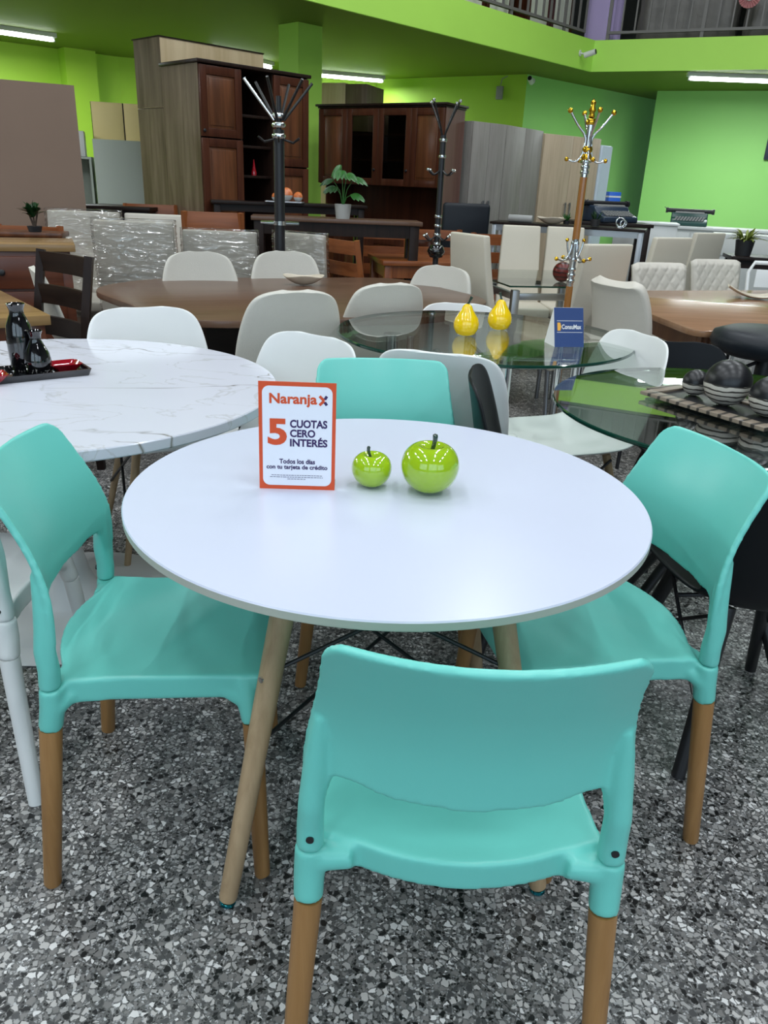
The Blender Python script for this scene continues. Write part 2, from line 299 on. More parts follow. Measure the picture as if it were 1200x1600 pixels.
# storefront behind the camera: wall with three window openings
mb = MB()
for x0, x1 in ((-9, -5.1), (-1.3, -.9), (2.9, 3.1), (6.9, 9)): mb.b2(x0, x1, -5.15, -5, 0, 5.6)
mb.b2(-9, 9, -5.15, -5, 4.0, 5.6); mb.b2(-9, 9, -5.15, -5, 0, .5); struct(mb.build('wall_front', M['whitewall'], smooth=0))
for i, (x0, x1) in enumerate(((-5.1, -1.3), (-.9, 2.9), (3.1, 6.9))):
    wn = struct(MB().b2(x0, x1, -5.09, -5.08, .5, 4.0).build('window_%d' % (i+1), M['glass'], smooth=0))
    mb = MB()
    for x in (x0+.03, (x0+x1)/2, x1-.03): mb.b2(x-.03, x+.03, -5.12, -5.04, .5, 4)
    mb.b2(x0, x1, -5.12, -5.04, .5, .56).b2(x0, x1, -5.12, -5.04, 3.94, 4); mb.build('window_frame', M['rail'], wn)
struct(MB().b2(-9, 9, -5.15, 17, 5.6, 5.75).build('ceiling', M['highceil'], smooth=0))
# mezzanine slab: soffit and lime green fascia
E0, E1, E2 = (-8.9, -.97), (2.37, 11.38), (8.9, 8.38)
slab = [E0, E1, E2, (8.9, 16.8), (-8.9, 16.8)]
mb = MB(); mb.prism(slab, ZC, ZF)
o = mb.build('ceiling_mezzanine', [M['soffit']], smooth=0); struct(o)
def fascia(name, a, b_, ext):
    a = Vector(a); b_ = Vector(b_); d = b_-a; L_ = d.length; n = Vector((-d.y, d.x)).normalized()
    mb = MB().b2(0, L_+ext, -.03, 0, ZC-.005, ZF+.02); o = mb.build(name, M['green'], smooth=0); o.location = (a.x, a.y, 0); o.rotation_euler = (0, 0, math.atan2(d.y, d.x)); return struct(o)
fascia('trim_1', E0, E1, .0); fascia('trim_2', E1, E2, 0)
def dirf(a, b_): d = (Vector(b_)-Vector(a)); return d.normalized(), math.atan2(d.y, d.x), d.length
# pillar
mb = MB().b2(0, .31, 0, .31, 0, ZC); o = struct(mb.build('pillar', M['green'], smooth=0)); o.location = (-1.05, 8.84, 0); o.rotation_euler = (0, 0, R(46)); o.name = 'trim_3'
mb = MB().b2(0, .40, -.22, .04, 0, ZC); o = struct(mb.build('trim_4', M['yellowgreen'], smooth=0)); o.location = (-4.45, 11.46, 0); o.rotation_euler = (0, 0, R(39.6))

# ================= light fixtures
def fixture(x, y, z, L_, ang, label, strength=None, group=None):
    t = thing('fluorescent_light', label, 'ceiling light', (x, y, z), R(ang), group)
    MB().b2(-L_/2, L_/2, -.035, .035, -.045, 0).build('fixture_body', M['fixture'], t)
    MB().tube([(-L_/2+.03, 0, -.07), (L_/2-.03, 0, -.07)], .018, 12).build('lamp_tube', M['tube'], t)
    for s in (-1, 1): MB().b2(s*(L_/2-.03)-.012, s*(L_/2-.03)+.012, -.015, .015, -.09, -.04).build('tube_socket', M['fixture'], t)
    return t
def tube_light(x, y, z, L_, ang, power):
    o = area('tube_glow', (x, y, z-.11), (x, y, 0), L_, .08, power, COOL); o.rotation_euler = (0, 0, R(ang)); return o
fixture(-4.55, 9.75, ZC, 1.5, 42, 'fluorescent tube under the left end of the green ceiling'); tube_light(-4.55, 9.75, ZC, 1.4, 42, 60)
for fx, fy in ((-4.9, 6.0), (-5.2, 3.6), (-3.2, 7.4)):  # unseen tubes added to light the yellow cabinet
    if fx > -4: continue
    fixture(fx, fy, ZC, 1.3, 42, 'added unseen fluorescent tube under the green ceiling left of the view', group='added fluorescent tubes left of the view'); tube_light(fx, fy, ZC, 1.2, 42, 90)
fixture(-.86, 12.55, ZC, 1.25, 20, 'fluorescent tube between the green pillar and the back wall'); tube_light(-.86, 12.55, ZC, 1.2, 20, 35)
fixture(-2.05, 11.3, ZC, 1.2, 60, 'fluorescent tube glimpsed just left of the green pillar'); tube_light(-2.05, 11.3, ZC, 1.2, 60, 22)
fixture(4.25, 11.0, ZC, 1.5, -3, 'fluorescent tube in front of the right green wall'); tube_light(4.25, 11.0, ZC, 1.4, -3, 60)
k = 0
for yy in (-2.4, .2, 2.8, 5.4, 8.0):  # last row added to brighten the lime fascia
    for xx in (-4.4, -1.6, 1.2, 4.0):
        if (yy > 5 and xx < -3) or (yy > 7 and xx < 0): continue
        fixture(xx, yy, 5.6, 1.3, 90, 'fluorescent tube on the high ceiling outside the view', group='fluorescent tubes on the high ceiling'); tube_light(xx, yy, 5.6, 1.25, 90, 42)

# ================= mint frame chairs
def frame_chair(name, body, legm, plain=False):
    t = thing(name, 'x', 'chair')
    # seat with skirt and leg sockets, fused
    mb = MB()
    out = []
    for (x, y) in spline([(-.205, -.135), (-.150, -.150), (-.08, -.176), (0, -.186), (.08, -.176), (.150, -.150), (.205, -.135)], 21)[:]if False else [(v.x, v.y) for v in spline([Vector((a, b, 0)) for a, b in [(-.205, -.135), (-.150, -.152), (-.08, -.176), (0, -.186), (.08, -.176), (.150, -.152), (.205, -.135)]], 21)]: out.append((x, y))
    out += [(.196, -.05), (.196, .10), (.197, .19)] + arc((.168, .206), .03, 0, pi/2, 5) + arc((-.168, .206), .03, pi/2, pi, 5) + [(-.197, .19), (-.196, .10), (-.196, -.05)]
    ztop = .452
    def dish(x, y): return -.012*max(0, 1-(x/.19)**2)*max(0, 1-((y-.0)/.2)**2)
    b = mb.b; top = [mb.b.verts.new((x, y, ztop)) for x, y in out]; bot = [mb.b.verts.new((x, y, ztop-.05)) for x, y in out]; n = len(out)
    mb._f(top); mb._f(bot[::-1])
    for i in range(n): mb._f([top[i], bot[i], bot[(i+1) % n], top[(i+1) % n]])
    for s in (-1, 1):
        mb.tube([(s*.2095, -.166, .357), (s*.209, -.158, .400), (s*.2085, -.155, .444)], [.0215, .0225, .0215], 24)
        mb.tube([(s*.196, .196, .350), (s*.186, .188, .40), (s*.176, .18, .44)], [.0205, .023, .024], 24)
        # fillets between skirt and sockets
        mb.tube([(s*.208, -.15, .405), (s*.19, -.12, .425)], [.02, .014], 12); mb.tube([(s*.20, -.156, .422), (s*.15, -.152, .427)], [.020, .021], 12)
        mb.tube([(s*.187, .17, .40), (s*.187, .13, .425)], [.016, .01], 12); mb.tube([(s*.16, .197, .41), (s*.12, .20, .43)], [.014, .008], 12)
    seat = mb.build('seat', body, t, remesh=.0045, smoothit=7, smooth=180)
    for v in seat.data.vertices:
        if v.co.z > ztop-.02: v.co.z += dish(v.co.x, v.co.y)
        # hollow underside is not visible: keep solid
    # backrest: curved panel whose lower corners run into the uprights
    YP = [-.161, -.158, -.155, -.150, -.1455, -.148, -.163, -.189, -.220, -.251, -.282]   # every 6 cm from z = .34
    def yp(z):
        f = (z-.34)/.06; k = max(1, min(int(f), 8)); u = f-k; a, b_, c, d = YP[k-1:k+3]
        return .5*(2*b_+(c-a)*u+(2*a-5*b_+4*c-d)*u*u+(3*b_-a-3*c+d)*u**3)
    def yb(x, z):
        return yp(z) - .050*(1-(x/.2)**2)
    def terp(x, T):
        for (a, p), (b_, q) in zip(T[:-1], T[1:]):
            if x <= b_: u = (x-a)/(b_-a); u = u*u*(3-2*u); return p+(q-p)*u
        return T[-1][1]
    HW = [(.47, .221), (.58, .2195), (.615, .2165), (.66, .209), (.71, .200), (.75, .1945), (.82, .188)]
    def hw(z):
        for (a, p), (b_, q) in zip(HW[:-1], HW[1:]):
            if z <= b_: return p+(q-p)*(z-a)/(b_-a)
        return HW[-1][1]
    mb = MB()
    def pf(u, v):
        uu = 2*u-1; uu = math.copysign(1-(1-abs(uu))**1.25, uu); au = abs(uu)
        zl = terp(au, [(0, .557), (.45, .561), (.72, .572), (.80, .570), (.905, .495), (1.0, .47)])
        d = max(0, au-.84)/.16; zt = .8150+.004*au-.030*(1-math.sqrt(max(0, 1-d*d)))
        z = zl+(zt-zl)*v; x = uu*hw(z)
        return Vector((x, yb(x, z), z))
    mb.grid(pf, 97, 33)
    bmesh.ops.recalc_face_normals(mb.b, faces=mb.b.faces)
    tmp = bpy.data.meshes.new('t'); mb.b.to_mesh(tmp); to = bpy.data.objects.new('t', tmp); COL.objects.link(to)
    m = to.modifiers.new('s', 'SOLIDIFY'); m.thickness = .0125; m.offset = 0
    dg = bpy.context.evaluated_depsgraph_get(); dg.update(); sm = bpy.data.meshes.new_from_object(to.evaluated_get(dg))
    mb = MB(); mb.b.from_mesh(sm); bpy.data.objects.remove(to)
    for s in (-1, 1):
        P = []; rr = []
        for z, r in ((.4445, .0195), (.48, .019), (.52, .0185), (.56, .0175), (.60, .016), (.635, .013), (.665, .007)):
            x = .2085 - .012*max(0, (z-.5)/.165); P.append((s*x, yp(z)-(.001 if z < .5 else .008), z)); rr.append(r)
        mb.tube(P, rr, 24)
    mb.build('backrest', body, t, remesh=.0036, smoothit=9, smooth=180)
    for s in (-1, 1):
        mb = MB().tube([(s*.207, -.155-.016, .470), (s*.207, -.155-.0205, .470)], .0055, 14); mb.build('screw', M['dark'], t)
        mb = MB().tube([(s*.232, -.2, 0), (s*.2325, -.198, .003), (s*.2095, -.166, .357)], [.0145, .0165, .0203], 24); mb.build('leg', legm, t)
        mb = MB().tube([(s*.233, .21, 0), (s*.2325, .209, .003), (s*.196, .196, .350)], [.0135, .0155, .0195], 24); mb.build('leg', legm, t)
    return t
G4 = 'mint chairs around the white round table'
mint = frame_chair('frame_chair', M['mint'], M['legwood'])
D = lambda t: math.degrees(t)+90
put(mint, .127, .971, D(-.002), 'mint green plastic chair nearest the camera, its back turned to the viewer', 'chair', G4)
put(mint, -.445, 1.368, D(-1.463), 'mint green plastic chair at the left side of the white table, seat facing right', 'chair', G4)
put(mint, .457, 1.486, D(1.79), 'mint green plastic chair at the right side of the white table', 'chair', G4)
put(mint, .0, 2.03, D(pi+.10), 'mint green plastic chair behind the white table, only its backrest showing above the top', 'chair', G4)
wf = frame_chair('frame_chair', M['wplastic'], M['wplastic'])
put(wf, -.97, 1.52, 90, 'white plastic chair cut off by the left edge, in front of the marble table', 'chair')

# ================= white round table
t = thing('round_table', 'white round dining table on four slanted ash legs, holding the two green apples', 'table', (.006, 1.422, 0))
Rt = .497
prof = [(0, .722), (Rt-.004, .722), (Rt, .725), (Rt, .7375), (Rt-.002, .740), (0, .740)]
MB().lathe(prof, seg=128, mis=[1, 1, 1, 0, 0]).build('tabletop', [M['white'], M['edge']], t, smooth=30)
MB().box((0, 0, .712), (.34, .03, .02), R(45)).box((0, 0, .712), (.34, .03, .02), R(-45)).build('top_bracket', M['blackmetal'], t)
an0 = -2.255
LG = []
for k in range(4):
    a = an0 + k*pi/2; c, s = cos(a), sin(a); top = Vector((.245*c, .245*s, .722)); foot = Vector((.432*c, .432*s, .012))
    d = foot-top
    lg = MB().tube([top, top+d*.45, foot+d*(-.008), foot], [.0225, .0215, .0175, .0160], 24).build('leg', M['tlegwood'], t)
    MB().lathe([(0, 0), (.013, 0), (.016, .004), (.015, .010), (.009, .013), (0, .013)], (foot.x, foot.y, 0), 20).build('foot_glide', M['bluechrome'], lg)
    m_ = top+d*.36; on = Vector((c, s, 0)); MB().tube([m_+on*.018, m_+on*.0245], .006, 12).build('bolt', M['steel'], lg)
LP = [Vector((cos(an0+k*pi/2), sin(an0+k*pi/2), 0)) for k in range(4)]
for k in range(4):
    a, b_ = LP[k], LP[(k+1) % 4]
    MB().tube([a*.31+Vector((0, 0, .47)), b_*.26+Vector((0, 0, .67))], .0042, 8).build('brace_rod', M['blackmetal'], t)
    MB().tube([b_*.31+Vector((0, 0, .47)), a*.26+Vector((0, 0, .67))], .0042, 8).build('brace_rod', M['blackmetal'], t)
MB().tube([LP[0]*.345+Vector((0, 0, .33)), LP[2]*.31+Vector((0, 0, .47))], .0042, 8).build('brace_rod', M['blackmetal'], t)
MB().tube([LP[1]*.345+Vector((0, 0, .33)), LP[3]*.31+Vector((0, 0, .475))], .0042, 8).build('brace_rod', M['blackmetal'], t)

# apples
def apple(name, x, y, z, r, label, lean):
    t = thing(name, label, 'ornament', (x, y, z))
    pr = []
    n = 26
    for i in range(n+1):
        a = -pi/2 + pi*i/n; rr = r*cos(a)**.86 if cos(a) > 1e-6 else 0; zz = sin(a)
        h = r*.90*zz
        if zz > 0: h -= r*.42*math.exp(-(rr/(r*.30))**2)
        rr *= (1 + .06*zz)
        pr.append((rr if 0 < i < n else 0, h + r*.90))
    MB().lathe([(q[0], max(q[1], 0)) for q in pr], seg=40).build('apple_body', M['apple'], t, smooth=180)
    h0 = r*1.38; sx = lean
    MB().tube([(0, 0, h0-.006), (sx*.1*r, 0, h0+.22*r), (sx*.22*r, 0, h0+.50*r), (sx*.16*r, 0, h0+.72*r)], [r*.085, r*.075, r*.085, r*.11], 12).build('apple_stem', M['stem'], t, smooth=180, subsurf=1)
apple('ceramic_apple', -.028, 1.44, .740, .0395, 'small shiny green apple ornament next to the orange-framed sign', -1)
apple('ceramic_apple', .085, 1.425, .740, .0565, 'large shiny green apple ornament, the bigger of the two on the white table', .6)

# sign
def text_mesh(body, bold=0):
    c = bpy.data.curves.new('t', 'FONT'); c.body = body; c.offset = bold; c.resolution_u = 4
    o = bpy.data.objects.new('t', c); COL.objects.link(o); dg = bpy.context.evaluated_depsgraph_get(); dg.update()
    me = bpy.data.meshes.new_from_object(o.evaluated_get(dg)); bpy.data.objects.remove(o); return me
def lettering(body, parent, m, x0, x1, z0, z1, y, name='lettering', bold=.02, keep=False):
    me = text_mesh(body, bold); xs = [v.co.x for v in me.vertices]; ys = [v.co.y for v in me.vertices]
    ax, bx, ay, by = min(xs), max(xs), min(ys), max(ys); me.name = name
    for v in me.vertices: v.co = Vector((x0+(v.co.x-ax)/(bx-ax)*(x1-x0), y, z0+(v.co.y-ay)/(by-ay)*(z1-z0)))
    me.materials.append(m); o = bpy.data.objects.new(name, me); COL.objects.link(o); o.parent = parent; return o
W_, H_ = .1445, .208
t = thing('table_sign', 'white payment-plan sign with orange border standing on the white round table', 'sign', (-.170, 1.405, .740), R(2.5))
pl = MB().b2(-W_/2, W_/2, -.0012, .0012, 0, H_).build('sign_plate', M['orange'], t)
pl.rotation_euler = (R(-3), 0, 0)
out = [(x, y) for x, y in rrect(W_*.905, H_*.925, .013, 8)]
mb = MB(); mb._f([mb.b.verts.new((x, -.0016, H_/2+y)) for x, y in out]); mb.build('sign_face', M['paper'], pl, smooth=0)
MB().b2(-W_/2, W_/2, 0, .055, 0, .0015).build('sign_stand', M['glass'], t, smooth=0)
X = lambda f: (f-.5)*W_
yy = -.0020
lettering('Naranja', pl, M['orange'], X(.140), X(.755), H_*.775, H_*.898, yy, bold=.03)
mb = MB()
def stroke(P, wd, y): 
    for a, b_ in zip(P[:-1], P[1:]):
        a = Vector(a); b_ = Vector(b_); d = (b_-a).normalized(); n = Vector((-d.y, d.x))*wd/2
        mb._f([mb.b.verts.new((q.x, y, q.y)) for q in (a+n, b_+n, b_-n, a-n)])
stroke([(X(.785), H_*.882), (X(.845), H_*.840), (X(.785), H_*.800)], .0052, yy); mb.build('emblem', M['orange'], pl, smooth=0, fix=False)
mb = MB(); stroke([(X(.880), H_*.882), (X(.852), H_*.853)], .0052, yy); stroke([(X(.852), H_*.828), (X(.880), H_*.800)], .0052, yy); mb.build('emblem', M['purple'], pl, smooth=0, fix=False)
lettering('5', pl, M['orange'], X(.115), X(.365), H_*.420, H_*.667, yy, bold=.035)
lettering('CUOTAS', pl, M['purple'], X(.405), X(.890), H_*.585, H_*.660, yy, bold=.035)
lettering('CERO', pl, M['purple'], X(.405), X(.735), H_*.498, H_*.570, yy, bold=.035)
lettering('INTERÉS', pl, M['purple'], X(.405), X(.895), H_*.410, H_*.500, yy, bold=.035)
lettering('Todos los días', pl, M['purple'], X(.265), X(.735), H_*.246, H_*.292, yy, bold=.03)
lettering('con tu tarjeta de crédito', pl, M['purple'], X(.095), X(.900), H_*.182, H_*.236, yy, bold=.03)
mb = MB()
for j, (a, b_) in enumerate(((.16, .83), (.14, .84), (.37, .61))):
    x = a
    while x < b_-.01:
        l_ = min(random.uniform(.02, .05), b_-x); z = H_*(.133-.018*j); mb._f([mb.b.verts.new(q) for q in ((X(x), yy, z), (X(x+l_), yy, z), (X(x+l_), yy, z+.0010), (X(x), yy, z+.0010))]); x += l_+.008
mb.build('fine_print', M['purple'], pl, smooth=0, fix=False)

# ================= marble table
t = thing('round_table', 'round white table with grey marble veins on a tulip pedestal', 'table', (-.99, 2.19, 0))
MB().lathe([(0, .697), (.658, .697), (.66, .70), (.66, .722), (.658, .725), (0, .725)], seg=128).build('tabletop', M['marble'], t, smooth=30)
MB().lathe([(0, .0), (.36, 0), (.365, .006), (.34, .014), (.14, .024), (.115, .028), (.11, .034), (.080, .07), (.060, .12), (.046, .2), (.038, .34), (.042, .48), (.07, .6), (.13, .67), (.18, .696), (0, .697)], seg=64).build('pedestal', M['wplastic'], t, smooth=60)
def tray(x, y, z, L_, W2, ang, m, label, rim=.012):
    mb = MB(); a = rrect(L_, W2, .006, 3); b_ = rrect(L_-.03, W2-.03, .006, 3); n = len(a)
    A = [mb.b.verts.new((p[0]*.96, p[1]*.93, 0)) for p in a]; B = [mb.b.verts.new((p[0], p[1], rim+.008)) for p in a]; C_ = [mb.b.verts.new((p[0], p[1], rim+.008)) for p in rrect(L_-.012, W2-.012, .006, 3)]; D_ = [mb.b.verts.new((p[0], p[1], .007)) for p in b_]
    mb._f(A[::-1]); mb._f(D_)
    for P, Q in ((A, B), (B, C_), (C_, D_)):
        for i in range(n): mb._f([P[i], P[(i+1) % n], Q[(i+1) % n], Q[i]])
    o = mb.build('serving_tray', m, None, smooth=40); o.location = (x, y, z); o.rotation_euler = (0, 0, R(ang)); return tag(o, label, 'tray')
tray(-1.09, 2.235, .725, .39, .15, 38, M['blackgloss'], 'black rectangular tray holding the sake bottles on the marble table')
def bottle(x, y, z, pr, label):
    o = MB().lathe(pr, seg=32).build('sake_bottle', M['blackgloss'], smooth=60); o.location = (x, y, z); tag(o, label, 'bottle', 'black bottles on the marble table')
bottle(-1.090, 2.285, .732, [(0, 0), (.030, 0), (.034, .01), (.037, .05), (.038, .10), (.034, .135), (.024, .158), (.020, .168), (.020, .18), (.026, .196), (.024, .197), (.014, .185), (0, .18)], 'taller black glazed bottle on the tray of the marble table')
bottle(-1.035, 2.262, .732, [(0, 0), (.028, 0), (.036, .012), (.039, .035), (.034, .062), (.021, .088), (.016, .100), (.017, .113), (.022, .125), (.020, .126), (.012, .115), (0, .11)], 'shorter pear-shaped black glazed bottle in front of the taller one')
def dish(x, y, z, ang, label):
    mb = MB(); prev = None
    for (s, h) in ((.030, 0), (.047, .020), (.045, .021), (.036, .012), (.026, .008)):
        ring = [mb.b.verts.new((px, py, h)) for px, py in rrect(s*2, s*1.7, s*.3, 4)]
        if prev:
            for i in range(len(ring)): mb._f([prev[i], prev[(i+1) % len(ring)], ring[(i+1) % len(ring)], ring[i]])
        else: mb._f(ring[::-1])
        prev = ring
    mb._f(prev); o = mb.build('sauce_dish', M['red'], smooth=50); o.location = (x, y, z); o.rotation_euler = (0, 0, R(ang)); tag(o, label, 'dish', 'red dishes on the marble table')
dish(-.985, 2.325, .733, 38, 'glossy red dish on the tray, right of the black bottles')
dish(-1.125, 2.145, .733, 38, 'glossy red dish at the left edge, left of the black bottles')

# ================= glass tables
def glass_table(x, y, r, label, gm, dz=0):
    t = thing('glass_table', label, 'table', (x, y, 0))
    MB().lathe([(0, .728), (r-.003, .728), (r, .731), (r, .737), (r-.003, .740), (0, .740)], (0, 0, dz), seg=128, mis=[0, 1, 1, 1, 0]).build('glass_top', [gm, M['glassedge']], t, smooth=40)
    return t
t = glass_table(.362, 3.12, .58, 'round clear glass table with chrome tube legs, holding the two yellow pears', M['glass'], .02)
for k, (lx, ly) in enumerate(((.05, -.34), (.40, .05), (-.02, .33), (-.36, -.02))):
    lg = MB().tube([(lx, ly, 0), (lx, ly, .742)], .024, 20).tube([(lx*.80, ly*.80, 0), (lx*.80, ly*.80, .742)], .014, 14).build('leg', M['steel'], t)
    MB().lathe([(0, 0), (.035, 0), (.035, .006), (0, .006)], (lx, ly, .742), 20).build('suction_pad', M['steel'], lg)
for a, b_ in (((.05, -.34), (-.02, .33)), ((.40, .05), (-.36, -.02))):
    MB().tube([(a[0], a[1], .66), (b_[0], b_[1], .66)], .012, 12).build('crossbar', M['steel'], t)
t = glass_table(1.02, 2.175, .545, 'round smoky glass table with black legs, right edge of the view', M['tinted'])
for k in range(4):
    a = R(20+90*k); MB().tube([(.36*cos(a), .36*sin(a), 0), (.12*cos(a), .12*sin(a), .36), (.30*cos(a), .30*sin(a), .726)], .016, 14).build('leg', M['blackmetal'], t)
# pears
def pear(x, y, s, label, lean):
    t = thing('ceramic_pear', label, 'ornament', (x, y, .760))
    MB().lathe([(0, 0), (.022, 0), (.040, .010), (.0505, .032), (.0515, .050), (.046, .070), (.034, .088), (.024, .104), (.018, .118), (.009, .126), (0, .127)], seg=36).xf(Matrix.Scale(s, 4)).build('pear_body', M['pear'], t, smooth=180)
    MB().tube([(0, 0, .124*s), (lean*.006, 0, .136*s), (lean*.014, 0, .155*s)], [.005, .004, .006], 10).build('pear_stem', M['stem'], t)
pear(.284, 3.055, .95, 'yellow glazed pear ornament, nearer left one on the glass table', 1)
pear(.434, 3.225, .95, 'yellow glazed pear ornament, farther right one on the glass table', -.6)
# tent card
t = thing('tent_card', 'navy blue folded tent card on the clear glass table', 'sign', (.648, 2.96, .760), R(12)); t.scale = (.96, .96, .96)
MB().b2(-.060, .060, -.001, .001, 0, .150).xf(Matrix.Translation((0, -.052, 0)) @ Matrix.Rotation(R(-20), 4, 'X')).build('front_panel', M['sblue'], t)
MB().b2(-.060, .060, -.001, .001, 0, .150).xf(Matrix.Translation((0, .052, 0)) @ Matrix.Rotation(R(20), 4, 'X')).build('back_panel', M['swhite'], t)
mb = MB(); 
for s in (-1,): mb._f([mb.b.verts.new(q) for q in ((s*.060, -.052, 0), (s*.060, .052, 0), (s*.060, 0, .142))])
mb.build('side_panel', M['swhite'], t, smooth=0, solid=.001)
fr = bpy.data.objects.new('print_area', None); 
def on_front(o): o.matrix_local = Matrix.Translation((0, -.052, 0)) @ Matrix.Rotation(R(-20), 4, 'X')
on_front(lettering('ConsuMax', t, M['swhite'], -.030, .050, .068, .086, -.0018, bold=.02))
mb = MB(); mb._f([mb.b.verts.new(q) for q in ((-.048, -.0018, .062), (-.036, -.0018, .062), (-.032, -.0018, .078), (-.036, -.0018, .093), (-.048, -.0018, .093))]); on_front(mb.build('emblem', M['syel'], t, smooth=0, fix=False))
mb = MB()
for z in (.055, .099): mb._f([mb.b.verts.new(q) for q in ((-.05, -.0018, z), (.055, -.0018, z), (.055, -.0018, z+.0015), (-.05, -.0018, z+.0015))])
on_front(mb.build('rule_line', M['swhite'], t, smooth=0, fix=False))
# slatted tray and three balls
t = thing('decor_tray', 'black tray of woven strips holding the three striped balls', 'tray', (.945, 2.155, .740), R(-58))
mb = MB(); mb.b2(-.20, .20, -.085, .085, .006, .014); mb.build('tray_base', M['blackmetal'], t, bevel=.002)
for s in (-1, 1): MB().b2(-.205, .205, s*.093-.022, s*.093+.022, .010, .020).build('tray_rim', M['slats'], t, bevel=.001)
for s in (-1, 1): MB().b2(s*.20-.022, s*.20+.022, -.07, .07, .010, .020).build('tray_rim', M['slats'], t, bevel=.001)
MB().b2(-.17, .17, -.06, .06, 0, .006).build('tray_foot', M['dark'], t)
def ball(x, y, r, m, label, z=.754, group=None):
    o = MB().lathe([(r*cos(-pi/2+pi*i/28) if 0 < i < 28 else 0, r*sin(-pi/2+pi*i/28)) for i in range(29)], seg=48).build('decor_ball', m, smooth=180); o.location = (x, y, z+r); return tag(o, label, 'ornament', group)
GB = 'striped balls on the tray'
ball(.895, 2.265, .038, M['zebra'], 'smallest black and cream striped ball, left end of the tray', group=GB)
ball(.945, 2.165, .064, M['zebra'], 'biggest black and cream striped ball in the middle of the tray', group=GB)
ball(1.02, 2.06, .054, M['zebra'], 'medium black and cream striped ball cut off by the right edge', group=GB)

# ================= shell chairs
def shell(profile, thick, ns=15, nu=34, roundp=3.0):
    """profile: list of (y, z, halfwidth, cup)."""
    P = spline([Vector(q) for q in [Vector((a, b, c)) for a, b, c, d in profile]], nu)
    C_ = spline([Vector((d, 0, 0)) for a, b, c, d in profile], nu)
    mb = MB(); rows = []
    for i in range(nu):
        y, z, hw = P[i]; cup = C_[i].x
        a = P[max(i-1, 0)]; b_ = P[min(i+1, nu-1)]; ty, tz = b_.x-a.x, b_.y-a.y; l = math.hypot(ty, tz) or 1; ny, nz = tz/l, -ty/l
        if nz < 0 and abs(nz) > abs(ny): ny, nz = -ny, -nz
        row = []
        for j in range(ns):
            s = -1+2*j/(ns-1); s2 = math.copysign(abs(s)**.85, s); q = cup*abs(s)**2.2
            row.append(mb.b.verts.new((hw*s2, y+ny*q, z+nz*q)))
        rows.append(row)
    for i in range(nu-1):
        for j in range(ns-1): mb._f([rows[i][j], rows[i+1][j], rows[i+1][j+1], rows[i][j+1]])
    return mb
def shell_chair(name, prof, m, legs, legm, thick, strut=None, label='x'):
    t = thing(name, label, 'chair')
    mb = shell(prof, thick); bmesh.ops.recalc_face_normals(mb.b, faces=mb.b.faces)
    mb.build('shell', m, t, solid=thick, subsurf=1, smooth=180, fix=False)
    for sx in (-1, 1):
        for sy in (-1, 1):
            MB().tube([(sx*.13, sy*.12+.03, .415), (sx*legs[0], sy*legs[1]+.03, 0)], [legs[2], legs[3]], 14).build('leg', legm, t)
    if strut:
        for sx in (-1, 1):
            MB().tube([(sx*.15, -.1, .40), (sx*.19, .19, .20)], .005, 8).build('strut', strut, t); MB().tube([(sx*.15, .16, .40), (sx*.19, -.13, .20)], .005, 8).build('strut', strut, t)
        MB().tube([(-.19, .03, .38), (.19, .03, .38)], .006, 8).tube([(0, -.12, .40), (0, .18, .40)], .006, 8).build('seat_frame', strut, t)
    return t
SH = [(.235, .415, .13, .0), (.225, .437, .19, .004), (.19, .448, .225, .010), (.10, .440, .235, .022), (0, .428, .235, .035), (-.10, .425, .23, .045), (-.165, .445, .23, .055), (-.20, .50, .23, .06), (-.222, .58, .23, .055), (-.240, .66, .225, .05), (-.255, .74, .21, .04), (-.265, .79, .185, .03), (-.270, .815, .14, .015), (-.272, .822, .07, .0)]
WG = 'white shell chairs'
ws = shell_chair('shell_chair', SH, M['wplastic'], (.215, .215, .015, .011), M['tlegwood'], .009, M['blackmetal'])
put(ws, -.82, 2.75, -62, 'white plastic shell chair behind the marble table', 'chair', WG)
put(ws, -.40, 2.36, 235, 'white plastic shell chair just right of the marble table, above the sign', 'chair', WG)
put(ws, .21, 2.64, 75, 'white shell chair on the near side of the clear glass table', 'chair', WG)
put(ws, .67, 2.80, 200, 'white plastic shell chair at the right side of the clear glass table, seen side-on', 'chair', WG)
put(ws, .33, 3.66, -88, 'white plastic shell chair on the far side of the clear glass table, behind the pears', 'chair', WG, sc=.93)
BG = 'black shell chairs'
SB = [(y, z*1.0, w_*1.02, c) for y, z, w_, c in SH]
bs = shell_chair('shell_chair', SB, M['black'], (.215, .215, .020, .016), M['blackmetal'], .010, M['blackmetal'])
put(bs, 1.15, 2.85, -84, 'black shell chair on the far side of the smoky glass table, rounded top showing', 'chair', BG, sc=.93)
put(bs, .49, 2.10, -8, 'black shell chair seen edge-on beside the backrest of the far mint chair', 'chair', BG)
put(bs, .93, 1.71, 97, 'black shell chair behind the right mint chair, cut by the right edge', 'chair', BG)
